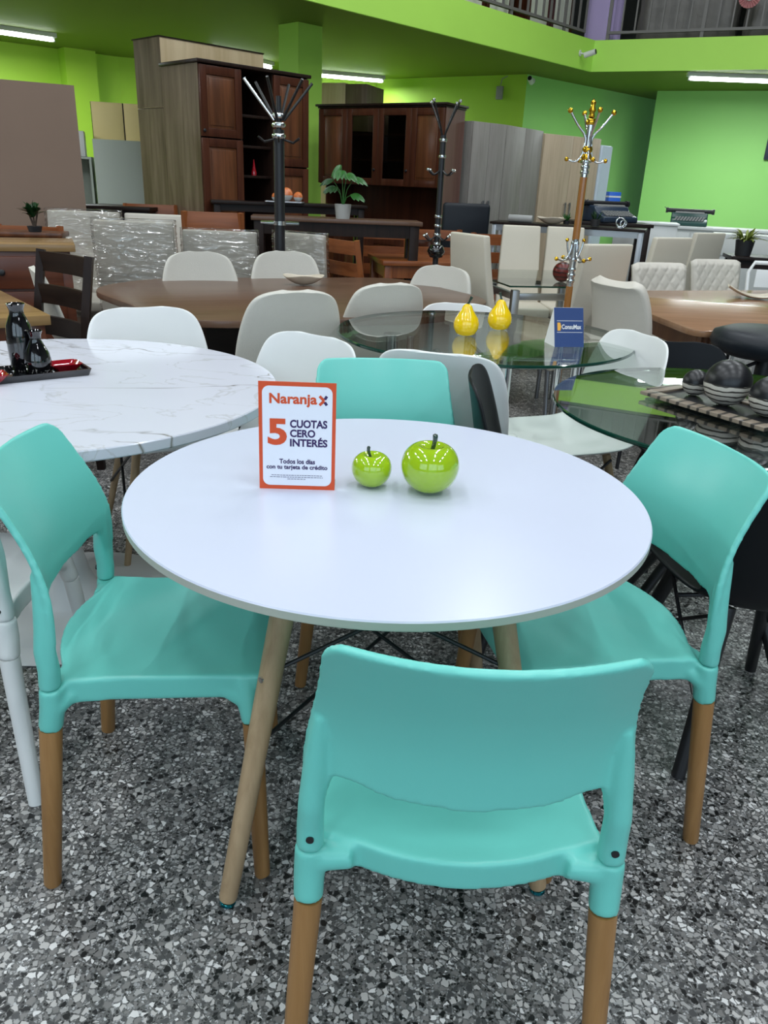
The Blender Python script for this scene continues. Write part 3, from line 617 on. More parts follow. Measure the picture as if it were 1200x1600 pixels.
# upholstered beige shells
SU = [(.235, .42, .14, .0), (.225, .45, .20, .004), (.18, .465, .225, .006), (.06, .455, .23, .012), (-.06, .45, .23, .02), (-.15, .465, .225, .03), (-.195, .52, .225, .04), (-.215, .60, .225, .045), (-.235, .69, .215, .04), (-.25, .77, .195, .03), (-.258, .82, .165, .02), (-.262, .843, .11, .006), (-.263, .850, .05, .0)]
UG = 'beige upholstered shell chairs'
us = shell_chair('shell_chair', SU, M['bshell'], (.20, .20, .013, .010), M['blackmetal'], .028)
put(us, -.50, 3.33, 118, 'beige upholstered shell chair on the near side of the oval table, left one', 'chair', UG, scz=1.05)
put(us, -.15, 3.84, 122, 'beige upholstered shell chair by the oval table, partly seen through the glass table', 'chair', UG, scz=1.03)
put(us, -1.04, 4.42, -70, 'beige upholstered shell chair on the far side of the oval table, left one', 'chair', UG, scz=1.04)
put(us, -.60, 4.70, -74, 'beige upholstered shell chair behind the oval table, beneath the thick black coat stand', 'chair', UG, scz=1.04)
put(us, .16, 4.62, -122, 'beige upholstered shell chair at the right end of the oval table', 'chair', UG)
put(us, -1.50, 3.98, 30, 'beige upholstered shell chair seen through the dark ladder-back chair', 'chair', UG)

# oval table
t = thing('oval_table', 'large walnut oval table on a dark panel base, holding a cream bowl', 'table', (-.46, 4.22, -.02), R(24))
def smooth_poly(P, r, n=6):
    out = []
    for i in range(len(P)):
        p = Vector(P[i]); a = (Vector(P[i-1])-p).normalized(); b_ = (Vector(P[(i+1) % len(P)])-p).normalized()
        for k in range(n+1):
            u = k/n; out.append(tuple((p+a*r)*(1-u)**2 + p*2*u*(1-u) + (p+b_*r)*u*u))
    return out
rot = Matrix.Rotation(R(-24), 2)
out = smooth_poly([tuple(rot @ (Vector(q)*1.037 - Vector((-.46, 4.22)))) for q in ((-1.54, 3.98), (-.86, 3.13), (.22, 3.53), (.54, 4.2), (.02, 5.06), (-1.34, 4.50))], .26, 10)
MB().prism(out, .718, .750).build('tabletop', M['walnut'], t, bevel=.006)
MB().b2(-.55, .55, -.09, .09, .03, .718).build('pedestal', M['wengue'], t, bevel=.004); MB().b2(-.65, .65, -.25, .25, .02, .05).build('base', M['wengue'], t, bevel=.004)
def dented_bowl(name, x, y, z, rx, ry, h, ang, m, label):
    mb = MB(); mb.grid(lambda u, v: Vector((rx*(1.02*v)*cos(2*pi*u)*(1+.05*sin(5*2*pi*u)), ry*v*sin(2*pi*u)*(1+.06*cos(3*2*pi*u)), h*v**2.2*(1+.12*sin(3*2*pi*u)*v))), 41, 9)
    bmesh.ops.remove_doubles(mb.b, verts=mb.b.verts, dist=1e-5)
    o = mb.build(name, m, solid=.006, subsurf=1, smooth=180); o.location = (x, y, z+.004); o.rotation_euler = (0, 0, R(ang)); return tag(o, label, 'bowl')
dented_bowl('ceramic_bowl', -.52, 4.63, .73, .115, .07, .05, 10, M['bowl'], 'cream mottled ceramic bowl on the walnut oval table')

# ================= storage furniture: boxes whose front runs from a to b
def front(name, label, cat, a, b_, group=None):
    d, an, L_ = dirf(a, b_); return thing(name, label, cat, (a[0], a[1], 0), an, group), L_
def panel_door(L0, L1, z0, z1, m, mi, par, name='door', fr=.06, glassy=False, knob=None, y=0):
    mb = MB(); mb.b2(L0, L0+fr, y-.022, y, z0, z1).b2(L1-fr, L1, y-.022, y, z0, z1).b2(L0+fr, L1-fr, y-.022, y, z0, z0+fr).b2(L0+fr, L1-fr, y-.022, y, z1-fr, z1)
    if not glassy: mb.mi = 1; mb.b2(L0+fr, L1-fr, y-.012, y-.004, z0+fr, z1-fr).b2(L0+fr+.02, L1-fr-.02, y-.018, y-.010, z0+fr+.02, z1-fr-.02)
    dr = mb.build(name, [m, mi], par, bevel=.003)
    if glassy: MB().b2(L0+fr, L1-fr, y-.014, y-.009, z0+fr, z1-fr).build('glass_pane', M['smoke'], dr, smooth=0)
    if knob: MB().lathe([(0, 0), (.010, .002), (.013, .012), (.008, .02), (0, .022)], seg=14).xf(Matrix.Translation((knob[0], y-.022, knob[1])) @ Matrix.Rotation(R(90), 4, 'X')).build('knob', M['dark'], dr)
    return dr
# tall wardrobe, left
t, L_ = front('wardrobe', 'tall red-brown wardrobe with two panelled doors and open middle shelves', 'wardrobe', (-1.52, 6.54), (-.79, 7.27))
mb = MB().b2(0, .02, .0, .52, .0, 2.05).b2(L_-.02, L_, 0, .52, 0, 2.05).b2(0, L_, .50, .52, 0, 2.05).b2(0, L_, 0, .52, .0, .08).b2(.36, .38, 0, .5, 0, 2.05).b2(L_-.36, L_-.34, 0, .5, 0, 2.05)
mb.build('cabinet_body', M['dwz'], t, bevel=.002)
MB().b2(-.004, .0, 0, .52, 0, 2.05).build('side_panel', M['greybrown'], t, smooth=0)
MB().b2(-.02, L_+.02, -.03, .53, 2.05, 2.075).build('top_board', M['dwz'], t, bevel=.004)
panel_door(.0, .37, 1.56, 2.04, M['redwood'], M['redpanel'], t, knob=(.02, 1.60)); panel_door(.0, .37, .08, 1.55, M['redwood'], M['redpanel'], t)
panel_door(L_-.355, L_, 1.38, 2.04, M['redwood'], M['redpanel'], t); panel_door(L_-.355, L_, .08, 1.37, M['redwood'], M['redpanel'], t)
for z in (1.28, 1.50, 1.72): MB().b2(.38, L_-.36, .02, .5, z, z+.02).build('shelf', M['dwz'], t, bevel=.001)
o = MB().lathe([(0, 0), (.02, 0), (.022, .02), (.012, .06), (.006, .10), (.004, .12), (0, .12)], seg=20).build('bottle_vase', M['red'], smooth=60); o.location = (-1.19, 6.95, 1.30); tag(o, 'small red bottle vase on a shelf of the tall wardrobe', 'vase')
# stacked tall cabinets behind it
t, L_ = front('tall_cabinet', 'narrow tall cabinet behind the wardrobe, lower of the two stacked', 'cabinet', (-1.94, 7.10), (-1.23, 7.83))
MB().b2(0, L_, 0, .42, 0, 1.78).build('cabinet_body', M['dwz'], t, bevel=.003)
MB().b2(-.004, 0, .004, .416, .004, 1.776).build('side_panel', M['greybrown'], t, smooth=0)
MB().b2(-.004, .012, -.012, 0, 0, 1.77).build('edge_strip', M['paleply'], t, smooth=0)
t, L_ = front('tall_cabinet', 'cabinet lying on top of the stack, pale plywood back towards the room', 'cabinet', (-1.94, 7.10), (-1.23, 7.83))
t.location.z = 1.782
MB().b2(0, L_, 0.01, .42, 0, .50).build('cabinet_body', M['paleply'], t, bevel=.003)
MB().b2(-.004, 0, .004, .416, .004, .50).build('side_panel', M['greybrown'], t, smooth=0); MB().b2(-.01, L_, 0, .43, .50, .508).build('top_edge', M['dwz'], t)
# hutch
t, L_ = front('display_hutch', 'wide dark red-brown hutch with two glass doors and cornice', 'cabinet', (-.80, 8.53), (.39, 7.75))
mb = MB().b2(0, .02, 0, .34, 1.26, 1.93).b2(L_-.02, L_, 0, .34, 1.26, 1.93).b2(0, L_, .32, .34, .85, 1.93).b2(0, L_, 0, .34, 1.26, 1.28).b2(0, L_, 0, .34, 1.91, 1.93).b2(.33, .35, 0, .33, 1.26, 1.93).b2(L_-.35, L_-.33, 0, .33, 1.26, 1.93)
mb.b2(0, .02, .1, .34, .85, 1.26).b2(0, L_, -.10, .34, 0, .83)
mb.build('cabinet_body', M['redwood'], t, bevel=.002)
MB().b2(L_, L_+.006, 0, .34, .85, 1.93).b2(L_, L_+.006, -.10, .34, 0, .85).build('side_panel', M['knotty'], t, smooth=0)
mb = MB().b2(-.03, L_+.03, -.04, .36, 1.945, 1.965).b2(-.015, L_+.015, -.02, .35, 1.93, 1.945); mb.build('cornice', M['dwz'], t, bevel=.004)
MB().b2(-.02, L_+.02, -.13, .34, .83, .86).build('counter', M['dwz'], t, bevel=.004)
q = [.0, .345, .345+(L_-.69)/2, L_-.345, L_]
panel_door(q[0], q[1], 1.265, 1.925, M['redwood'], M['redpanel'], t); panel_door(q[1], q[2], 1.265, 1.925, M['redwood'], M['redpanel'], t, glassy=True, knob=(q[2]-.03, 1.40))
panel_door(q[2], q[3], 1.265, 1.925, M['redwood'], M['redpanel'], t, glassy=True, knob=(q[3]-.03, 1.40)); panel_door(q[3], q[4], 1.265, 1.925, M['redwood'], M['redpanel'], t)
for z in (1.48, 1.70): MB().b2(q[1], q[3], .02, .32, z, z+.015).build('shelf', M['redwood'], t)
for i in range(4): panel_door(q[i], q[i+1], .06, .80, M['redwood'], M['redpanel'], t, y=-.10)
# box on the far side
t, L_ = front('storage_box', 'pale box with a dark end standing behind the hutch beside the pillar', 'cabinet', (-.95, 9.62), (-.62, 9.50))
MB().b2(0, L_, 0, .5, 0, 2.26).build('cabinet_body', M['paleply'], t, bevel=.003); MB().b2(L_, L_+.25, -.0, .5, 0, 2.25).build('end_panel', M['greybrown'], t, bevel=.003)
# wardrobes along the right
def slab_wardrobe(a, b_, h, m, label, n, hz=None, dep=.48, wide=False):
    t, L_ = front('wardrobe', label, 'wardrobe', a, b_)
    MB().b2(0, L_, .018, dep, .0, h).build('cabinet_body', m, t, bevel=.002)
    for i in range(n):
        d = MB().b2(L_*i/n+.003, L_*(i+1)/n-.003, 0, .018, .06, h-.004).build('door', m, t, bevel=.001)
        if hz and i < 2:
            x = L_*(i+1)/n-.035 if i % 2 == 0 else L_*i/n+.035
            MB().b2(x-.008, x+.008, -.03, -.016, hz[0], hz[1]).b2(x-.006, x+.006, -.03, 0, hz[0]+.01, hz[0]+.02).b2(x-.006, x+.006, -.03, 0, hz[1]-.02, hz[1]-.01).build('handle', M['satin'], d)
slab_wardrobe((.665, 8.03), (1.01, 8.33), 1.85, M['ash'], 'grey woodgrain wardrobe beside the hutch, with two long bar handles', 2, (1.02, 1.17))
slab_wardrobe((1.015, 8.335), (1.47, 8.96), 1.85, M['ash'], 'grey woodgrain wardrobe next to the light oak one', 2, (.86, 1.01))
slab_wardrobe((1.49, 8.97), (2.20, 9.50), 1.83, M['oak'], 'light oak woodgrain wardrobe behind the golden coat stand', 2, (1.00, 1.17))
t, L_ = front('tall_panel_cabinet', 'pale blue-white cabinet at the right end of the wardrobe row', 'cabinet', (2.22, 9.52), (2.36, 9.66)); MB().b2(0, L_, 0, .48, 0, 1.77).build('cabinet_body', M['bluewhite'], t, bevel=.003); MB().b2(.005, L_-.005, -.018, 0, .06, 1.76).build('door', M['bluewhite'], t)
# left side
t, L_ = front('wardrobe', 'big plain brown wardrobe seen from its fibreboard back, left edge', 'wardrobe', (-3.84, 5.28), (-2.27, 6.06)); MB().b2(0, L_, .012, .45, 0, 1.82).build('cabinet_body', M['greybrown'], t, bevel=.002); MB().b2(0, L_, 0, .012, 0, 1.82).build('back_panel', M['board'], t, smooth=0); 
t, L_ = front('cabinet', 'grey-green cabinet standing behind the brown wardrobe', 'cabinet', (-2.93, 8.15), (-2.40, 8.30))
MB().b2(0, L_, 0, .5, 0, 1.56).build('cabinet_body', M['cabgreen'], t, bevel=.003); MB().b2(.01, L_-.01, -.018, 0, .06, 1.55).build('door', M['cabgreen'], t, bevel=.002)
t, L_ = front('shelf_unit', 'small grey-green open shelf unit left of the taller grey-green cabinet', 'shelf', (-3.40, 8.0), (-2.95, 8.13))
mb = MB().b2(0, .02, 0, .4, 0, 1.40).b2(L_-.02, L_, 0, .4, 0, 1.40).b2(0, L_, .38, .4, 0, 1.4); mb.build('cabinet_body', M['cabgreen'], t)
for z in (.02, .5, .95, 1.38): MB().b2(.02, L_-.02, 0, .38, z, z+.02).build('shelf', M['cabgreen'], t)
t, L_ = front('storage_box', 'cream white box on top of the open shelf unit', 'box', (-3.32, 8.03), (-3.0, 8.13)); t.location.z = 1.402; MB().b2(0, L_, 0, .3, 0, .22).build('box_body', M['whitelam'], t, bevel=.003)
t, L_ = front('wall_cabinet', 'pale yellow two-door cabinet stacked on the grey-green cabinet', 'cabinet', (-2.99, 8.35), (-2.42, 8.52)); t.location.z = 1.562
MB().b2(0, L_, .018, .35, 0, .33).build('cabinet_body', M['dwz'], t)
for i in range(2): MB().b2(L_*i/2+.006, L_*(i+1)/2-.006, 0, .018, .0, .33).build('door', M['yellowcab'], t, bevel=.002)

# sideboards and side tables
def simple_table(name, label, a, b_, dep, h, th, m, legm, leg=.06, apron=.08, cat='table', back=True):
    t, L_ = front(name, label, cat, a, b_)
    MB().b2(0, L_, 0, dep, h-th, h).build('tabletop', m, t, bevel=.004)
    if apron: MB().b2(.03, L_-.03, .03, .05, h-th-apron, h-th).b2(.03, L_-.03, dep-.05, dep-.03, h-th-apron, h-th).b2(.03, .05, .05, dep-.05, h-th-apron, h-th).b2(L_-.05, L_-.03, .05, dep-.05, h-th-apron, h-th).build('apron', legm, t)
    for x in (.02+leg/2, L_-.02-leg/2):
        for y in (.02+leg/2, dep-.02-leg/2): MB().box((x, y, (h-th)/2), (leg, leg, h-th)).build('leg', legm, t, bevel=.003)
    return t, L_
simple_table('bar_table', 'brown wooden bar table holding the potted monstera', (-1.05, 5.95), (.19, 6.10), .30, 1.035, .03, M['walnut'], M['dwz'], .07, .09)
simple_table('console_table', 'long near-black console table holding the orange balls', (-1.42, 6.36), (-.24, 6.66), .22, 1.115, .025, M['wengue'], M['wengue'], .05, .05)
t, L_ = front('dark_chest', 'low black chest in front of the grey-green cabinet', 'cabinet', (-2.50, 6.62), (-1.98, 6.60)); MB().b2(0, L_, 0, .4, 0, 1.0).build('cabinet_body', M['wengue'], t, bevel=.003); MB().b2(-.02, L_+.02, -.02, .42, 1.0, 1.03).build('tabletop', M['wengue'], t, bevel=.004)
# chest of drawers on the left
t, L_ = front('chest_of_drawers', 'reddish chest of drawers with a brown top, left edge', 'drawers', (-2.75, 4.18), (-1.80, 4.58))
MB().b2(.02, L_-.03, .02, .42, .06, .86).build('cabinet_body', M['drawer'], t, bevel=.003); MB().b2(0, L_, 0, .45, .86, .90).build('tabletop', M['golden'], t, bevel=.004)
for i in range(4):
    z = .09+i*.19; dr = MB().b2(.05, L_-.08, -.0, .02, z, z+.175).build('drawer', M['drawer'], t, bevel=.004)
    MB().lathe([(0, 0), (.014, .004), (.018, .016), (.010, .026), (0, .028)], seg=16).xf(Matrix.Translation((L_*.62, 0, z+.09)) @ Matrix.Rotation(R(90), 4, 'X')).build('knob', M['dark'], dr)
simple_table('square_table', 'golden brown wooden table cut off by the left edge', (-1.97, 2.60), (-1.345, 3.10), 1.0, .76, .04, M['golden'], M['drawer'], .07, .08)
simple_table('plant_table', 'reddish wooden table under the small dark-leaved plant', (-2.66, 5.05), (-2.10, 5.15), .22, .915, .03, M['redpanel'], M['owz'], .05, .06)
simple_table('dining_table', 'orange-brown wooden dining table between the ladder-back chairs', (-.09, 6.02), (.66, 6.19), .62, .76, .035, M['orangewood'], M['owz'], .06, .09)
# far glass table with steel frame
t, L_ = front('glass_table', 'rectangular glass table on a square steel frame, far side of the room', 'table', (.70, 4.87), (1.50, 5.07))
mb = MB().b2(0, L_, 0, .95, .742, .752); mb.build('glass_top', M['glass'], t, smooth=0); MB().b2(-.002, L_+.002, -.003, 0, .742, .752).b2(-.003, 0, 0, .95, .742, .752).build('glass_edge', M['glassedge'], t, smooth=0)
for x in (.06, L_-.06):
    for y in (.06, .89): MB().box((x, y, .36), (.045, .045, .72)).build('leg', M['satin'], t, bevel=.003)
MB().b2(.06, L_-.06, .045, .075, .66, .70).b2(.06, L_-.06, .875, .905, .66, .70).b2(.045, .075, .06, .89, .66, .70).b2(L_-.075, L_-.045, .06, .89, .66, .70).build('rail', M['satin'], t, bevel=.002)
o = MB().lathe([(.062*cos(-pi/2+pi*i/24) if 0 < i < 24 else 0, .062*sin(-pi/2+pi*i/24)) for i in range(25)], seg=32).build('decor_ball', M['redstripe'], smooth=180); o.location = (1.07, 5.2, .752+.062); tag(o, 'dark red striped ball on the steel-framed glass table', 'ornament')
# right wooden table
t = thing('dining_table', 'honey-brown wooden dining table with a rounded corner, right side', 'table', (0, 0, 0))
P = [(1.33, 3.44), (2.75, 4.20), (2.90, 5.45), (1.17, 4.80)]
MB().prism(smooth_poly(P, .14), .722, .752).build('tabletop', M['tablewood'], t, bevel=.005)
Q = [(1.42, 3.60), (2.62, 4.28), (2.76, 5.28), (1.27, 4.74)]
mb = MB()
for a, b_ in zip(Q, Q[1:]+Q[:1]):
    a = Vector(a); b_ = Vector(b_); d = b_-a; mb.box(((a.x+b_.x)/2, (a.y+b_.y)/2, .675), (d.length, .025, .095), rz=math.atan2(d.y, d.x))
mb.build('apron', M['tablebrown'], t)
for a in Q:
    c_ = Vector((2.02, 4.45)); d = (c_-Vector(a)).normalized(); a2 = Vector(a)+d*.03
    MB().tube([(a2.x-d.x*.02, a2.y-d.y*.02, 0), (a2.x+d.x*.02, a2.y+d.y*.02, .72)], [.026, .05], 4).build('leg', M['tablebrown'], t, smooth=0)
def curved_bowl(x, y, z, ang, s, m, label):
    mb = MB(); mb.grid(lambda u, v: Vector(((u-.5)*.34*s, (v-.5)*.16*s*(1-.5*abs(2*u-1)**3), .055*s*abs(2*u-1)**2+.012*(2*v-1)**2)), 25, 9)
    o = mb.build('curved_bowl', m, solid=.008, subsurf=1, smooth=180); o.location = (x, y, z+.005); o.rotation_euler = (0, 0, R(ang)); return tag(o, label, 'bowl')
curved_bowl(2.14, 4.76, .752, -12, 1.0, M['bowl'], 'curved cream dish with raised ends on the honey-brown table')

# ================= parsons, quilted and wrapped chairs
def back_slab(w0, w1, z0, z1, lean, th, curve=0, seg=10):
    mb = MB(); g = []
    for i in range(seg+1):
        u = i/seg; z = z0+(z1-z0)*u; y = -.20-lean*u-curve*sin(pi*u); w_ = w0+(w1-w0)*u
        g.append([mb.b.verts.new((sx*w_/2, y+sy*th/2*(1-.25*u), z)) for sx, sy in ((-1, -1), (1, -1), (1, 1), (-1, 1))])
    for a, b_ in zip(g[:-1], g[1:]):
        for k in range(4): mb._f([a[k], a[(k+1) % 4], b_[(k+1) % 4], b_[k]])
    mb._f(g[0][::-1]); mb._f(g[-1]); return mb
def parsons(m, h=1.03, w0=.42, w1=.38, lean=.16, wrapped=False, name='highback_chair'):
    t = thing(name, 'x', 'chair')
    MB().b2(-.21, .21, -.20, .22, .40, .475).build('seat', m, t, bevel=.018, seg=3)
    back_slab(w0, w1, .30, h, lean, .065, .02).build('backrest', m, t, bevel=.012, seg=3)
    if wrapped:
        mb = back_slab(w0+.02, w1+.02, .42, h+.012, lean, .095, .02, 26)
        bmesh.ops.subdivide_edges(mb.b, edges=mb.b.edges[:], cuts=3, use_grid_fill=True)
        for v in mb.b.verts: v.co += Vector((random.uniform(-1, 1), random.uniform(-1, 1), random.uniform(-.3, 1)))*.004
        mb.build('plastic_wrap', M['film'], t, smooth=180)
    for sx in (-1, 1):
        MB().tube([(sx*.18, .18, 0), (sx*.185, .185, .41)], [.013, .016], 10).build('leg', M['satin'] if not wrapped else M['greybase'], t)
        MB().tube([(sx*.18, -.22, 0), (sx*.185, -.185, .41)], [.013, .016], 10).build('leg', M['satin'] if not wrapped else M['greybase'], t)
    return t
HG = 'cream high-back chairs'
pc = parsons(M['cream'], w0=.40, w1=.335)
put(pc, .74, 5.20, 34, 'cream high-back chair at the left end of the steel-framed glass table, leaning left', 'chair', HG)
put(pc, .98, 6.14, -88, 'cream high-back chair facing the viewer, left one behind the steel-framed table', 'chair', HG, sc=.87, scz=1.0)
put(pc, 1.35, 6.22, -86, 'cream high-back chair partly behind the golden coat stand', 'chair', HG, sc=.87, scz=1.0)
put(pc, 1.01, 4.90, 118, 'cream high-back chair right of the golden coat stand, back leaning right', 'chair', HG)
put(pc, 1.71, 5.95, 118, 'cream high-back chair above the left quilted chair, back leaning right', 'chair', HG)
put(pc, 2.32, 6.95, 120, 'cream high-back chair in front of the white melamine counter, rightmost', 'chair', HG)
# diamond-quilted chairs
def quilted():
    t = thing('quilted_chair', 'x', 'chair'); MB().b2(-.22, .22, -.20, .23, .40, .48).build('seat', M['beige'], t, bevel=.03, seg=4)
    W2 = .42
    def f(u, v):
        x = (u-.5)*W2*(1-.10*(1-v)); z = .46+.42*v; y = -.19-.10*v - .03*(1-(2*u-1)**2)
        edge = min(1, min(u, 1-u)*12)*min(1, min(v, 1-v)*12)
        a = (x*42 + z*29); b_ = (x*42 - z*29); gq = min(abs(math.sin(a)), abs(math.sin(b_)))
        y += .030*edge**.5 + .007*min(1, gq*1.6)*edge
        zz = z - .02*max(0, (abs(2*u-1)-.75)/.25)**2*(v > .5)
        return Vector((x, y, zz))
    mb = MB(); mb.grid(f, 61, 61); mb.build('quilted_front', M['beige'], t, smooth=180)
    mb = MB(); mb.grid(lambda u, v: f(u, v)*1 if min(u, 1-u, v, 1-v) < .001 else Vector(((u-.5)*W2*(1-.10*(1-v)), -.235-.10*v-.03*(1-(2*u-1)**2), .46+.42*v)), 21, 21); mb.build('backrest', M['beige'], t, smooth=180)
    for sx in (-1, 1):
        for sy in (-1, 1): MB().tube([(sx*.20, sy*.20, 0), (sx*.15, sy*.15, .41)], [.010, .014], 10).build('leg', M['blackmetal'], t)
    return t
qc = quilted(); QG = 'quilted beige chairs'
put(qc, 1.84, 5.14, -72, 'beige chair with diamond-quilted back, left one behind the honey-brown table', 'chair', QG)
put(qc, 2.40, 5.66, -74, 'beige chair with diamond-quilted back, right one behind the honey-brown table', 'chair', QG)
# curved beige chair with its back to us
t = thing('upholstered_chair', 'beige chair with tall curved back towards the viewer at the end of the honey-brown table', 'chair', (1.26, 4.0, 0), R(26-90)); t.scale = (.88, .95, 1)
SC = [(.22, .42, .15, .0), (.21, .45, .21, .004), (.12, .46, .23, .01), (-.05, .455, .23, .02), (-.15, .465, .225, .03), (-.19, .53, .23, .05), (-.20, .64, .235, .07), (-.215, .76, .23, .06), (-.235, .85, .215, .045), (-.25, .885, .19, .03), (-.255, .895, .15, .015)]
mb = shell(SC, .04); mb.build('shell', M['beige'], t, solid=.05, subsurf=1, smooth=180)
for sx in (-1, 1):
    for sy in (-1, 1): MB().tube([(sx*.20, sy*.19, 0), (sx*.15, sy*.14, .44)], [.010, .014], 10).build('leg', M['blackmetal'], t)
WR = 'chairs wrapped in clear plastic'
wc = parsons(M['wbeige'], 1.02, .50, .49, .10, True, 'wrapped_chair')
put(wc, -2.17, 5.55, -82, 'plastic-wrapped beige chair, farthest left of the wrapped ones', 'chair', WR)
put(wc, -1.66, 5.42, 95, 'plastic-wrapped beige chair in the middle of the wrapped row, largest in view', 'chair', WR, sc=.99)
wc2 = put(wc, -1.13, 5.50, 92, 'plastic-wrapped beige chair directly left of the thick black coat stand', 'chair', WR, sc=.95)
put(wc, -.52, 5.60, 62, 'plastic-wrapped beige chair just right of the thick black coat stand', 'chair', WR, sc=.80, scz=.945)
bp = parsons(M['beige'], 1.0, .46, .46, .08, False, 'highback_chair')
put(bp, -1.81, 6.02, -85, 'unwrapped beige chair peeping over the plastic-wrapped ones', 'chair')

# ================= wooden ladder-back chairs
def ladder(m, mz, seatm, h=.95, rails=3, solid=False):
    t = thing('ladderback_chair', 'x', 'chair')
    MB().b2(-.21, .21, -.19, .21, .43, .46).build('seat', seatm, t, bevel=.006)
    for s in (-1, 1):
        MB().tube([(s*.195, -.215, 0), (s*.195, -.19, .45), (s*.195, -.215, .7), (s*.195, -.26, h)], .024, 4).build('leg', mz, t, smooth=0)
        MB().box((s*.185, .18, .215), (.035, .035, .43)).build('leg', mz, t, bevel=.003)
    if solid:
        MB().b2(-.19, .19, -.26, -.235, h-.22, h).build('back_panel', m, t, bevel=.006)
    else:
        for i in range(rails):
            z = h-.05-i*(.42/rails); y = -.215-.045*((z-.7)/.25 if z > .7 else 0)
            mb = MB(); mb.grid(lambda u, v: Vector(((u-.5)*.38, y-.025*(1-(2*u-1)**2), z-.0425+.085*v)), 9, 3); mb.build('back_rail', m, t, solid=.018, smooth=60)
    MB().b2(-.18, .18, -.2, -.18, .25, .28).build('stretcher', m, t); MB().b2(-.19, -.175, -.18, .18, .22, .25).b2(.175, .19, -.18, .18, .22, .25).build('stretcher', m, t)
    return t
ld = ladder(M['darkwood'], M['dwz'], M['darkwood'], .95, 3)
put(ld, -1.62, 3.38, -128, 'dark brown ladder-back chair with three rails beside the golden brown table', 'chair', sc=1)
lo = ladder(M['orangewood'], M['owz'], M['orangewood'], .94, 3); OG = 'orange-brown ladder-back chairs'
put(lo, -.18, 5.62, 40, 'orange-brown ladder-back chair seen from the side, left end of the orange table', 'chair', OG)
put(lo, -.08, 6.75, -84, 'orange-brown ladder-back chair facing the viewer, left one behind the orange table', 'chair', OG)
put(lo, .38, 6.92, -84, 'orange-brown ladder-back chair behind the orange table, partly behind the slim coat stand', 'chair', OG)
put(lo, .86, 6.62, -84, 'orange-brown ladder-back chair mostly hidden behind the leftmost cream high-back chair', 'chair', OG)
put(lo, -2.38, 5.13, -84, 'orange-brown ladder-back chair behind the small dark-leaved plant', 'chair', OG)
put(lo, -2.86, 4.98, -84, 'orange-brown ladder-back chair cut off by the left edge, beside the plant', 'chair', OG)
lp = ladder(M['orangewood'], M['owz'], M['orangewood'], 1.05, 3, True); SG = 'solid-backed wooden chairs'
put(lp, -1.98, 6.54, -82, 'orange-brown chair with solid back panel beside the wardrobe, left one', 'chair', SG)
put(lp, -1.34, 6.12, 98, 'orange-brown chair with solid back panel beside the wardrobe, nearer right one', 'chair', SG)
# black office chair
t = thing('office_chair', 'black leather office chair behind the slim coat stand', 'chair', (.64, 7.28, 0), R(8)); t.scale = (.86, .8, 1.02)
MB().b2(-.25, .25, -.25, .22, .44, .54).build('seat', M['blackleather'], t, bevel=.03, seg=3)
b_ = MB(); b_.b2(-.25, .25, .20, .27, .56, 1.13); b_.build('backrest', M['blackleather'], t, bevel=.03, seg=3)
for s in (-1, 1): MB().tube([(s*.24, .22, .75), (s*.29, .1, .76), (s*.29, -.15, .73), (s*.25, -.2, .50)], .014, 10).build('armrest', M['steel'], t)
MB().tube([(0, 0, .08), (0, 0, .45)], .03, 14).build('gas_column', M['blackmetal'], t)
for k in range(5): MB().tube([(0, 0, .10), (.28*cos(k*1.257), .28*sin(k*1.257), .05)], [.025, .015], 10).lathe([(0, 0), (.02, .0), (.025, .025), (.02, .05), (0, .05)], (.28*cos(k*1.257), .28*sin(k*1.257), 0), 12).build('base_arm', M['blackmetal'], t)
# black stool, right
t = thing('bar_stool', 'round black cushioned swivel stool beside the honey-brown table', 'stool', (1.60, 3.36, 0)); t.scale = (1, 1, 1.03)
MB().lathe([(0, .0), (.17, .0), (.215, .02), (.235, .05), (.225, .085), (.17, .105), (0, .11)], (0, 0, .66), 48).build('seat', M['blackleather'], t, smooth=180)
MB().tube([(0, 0, .02), (0, 0, .67)], [.035, .03], 20).build('column', M['blackmetal'], t)
MB().lathe([(0, 0), (.21, 0), (.21, .01), (.06, .03), (0, .03)], seg=40).build('base', M['blackmetal'], t); MB().tube([(-.18, -.05, .58), (-.03, 0, .63)], .008, 8).build('lever', M['blackmetal'], t)
# white plastic stool and shrink wrap, right edge
t = thing('plastic_armchair', 'white plastic armchair top at the far right edge', 'chair', (2.58, 5.35, 0), R(180)); t.scale = (.85, .9, .97)
MB().b2(-.22, .22, -.2, .22, .66, .69).build('seat', M['wplastic'], t, bevel=.01)
MB().tube([(-.20, -.2, .68), (-.21, -.23, .86), (-.17, -.24, .925), (.17, -.24, .925), (.21, -.23, .86), (.20, -.2, .68)], .014, 12).build('back_frame', M['wplastic'], t)
MB().b2(-.15, .15, -.235, -.22, .76, .88).build('backrest', M['wplastic'], t, bevel=.01)
for sx in (-1, 1):
    for sy in (-1, 1): MB().tube([(sx*.22, sy*.22, 0), (sx*.18, sy*.18, .67)], .013, 10).build('leg', M['wplastic'], t)

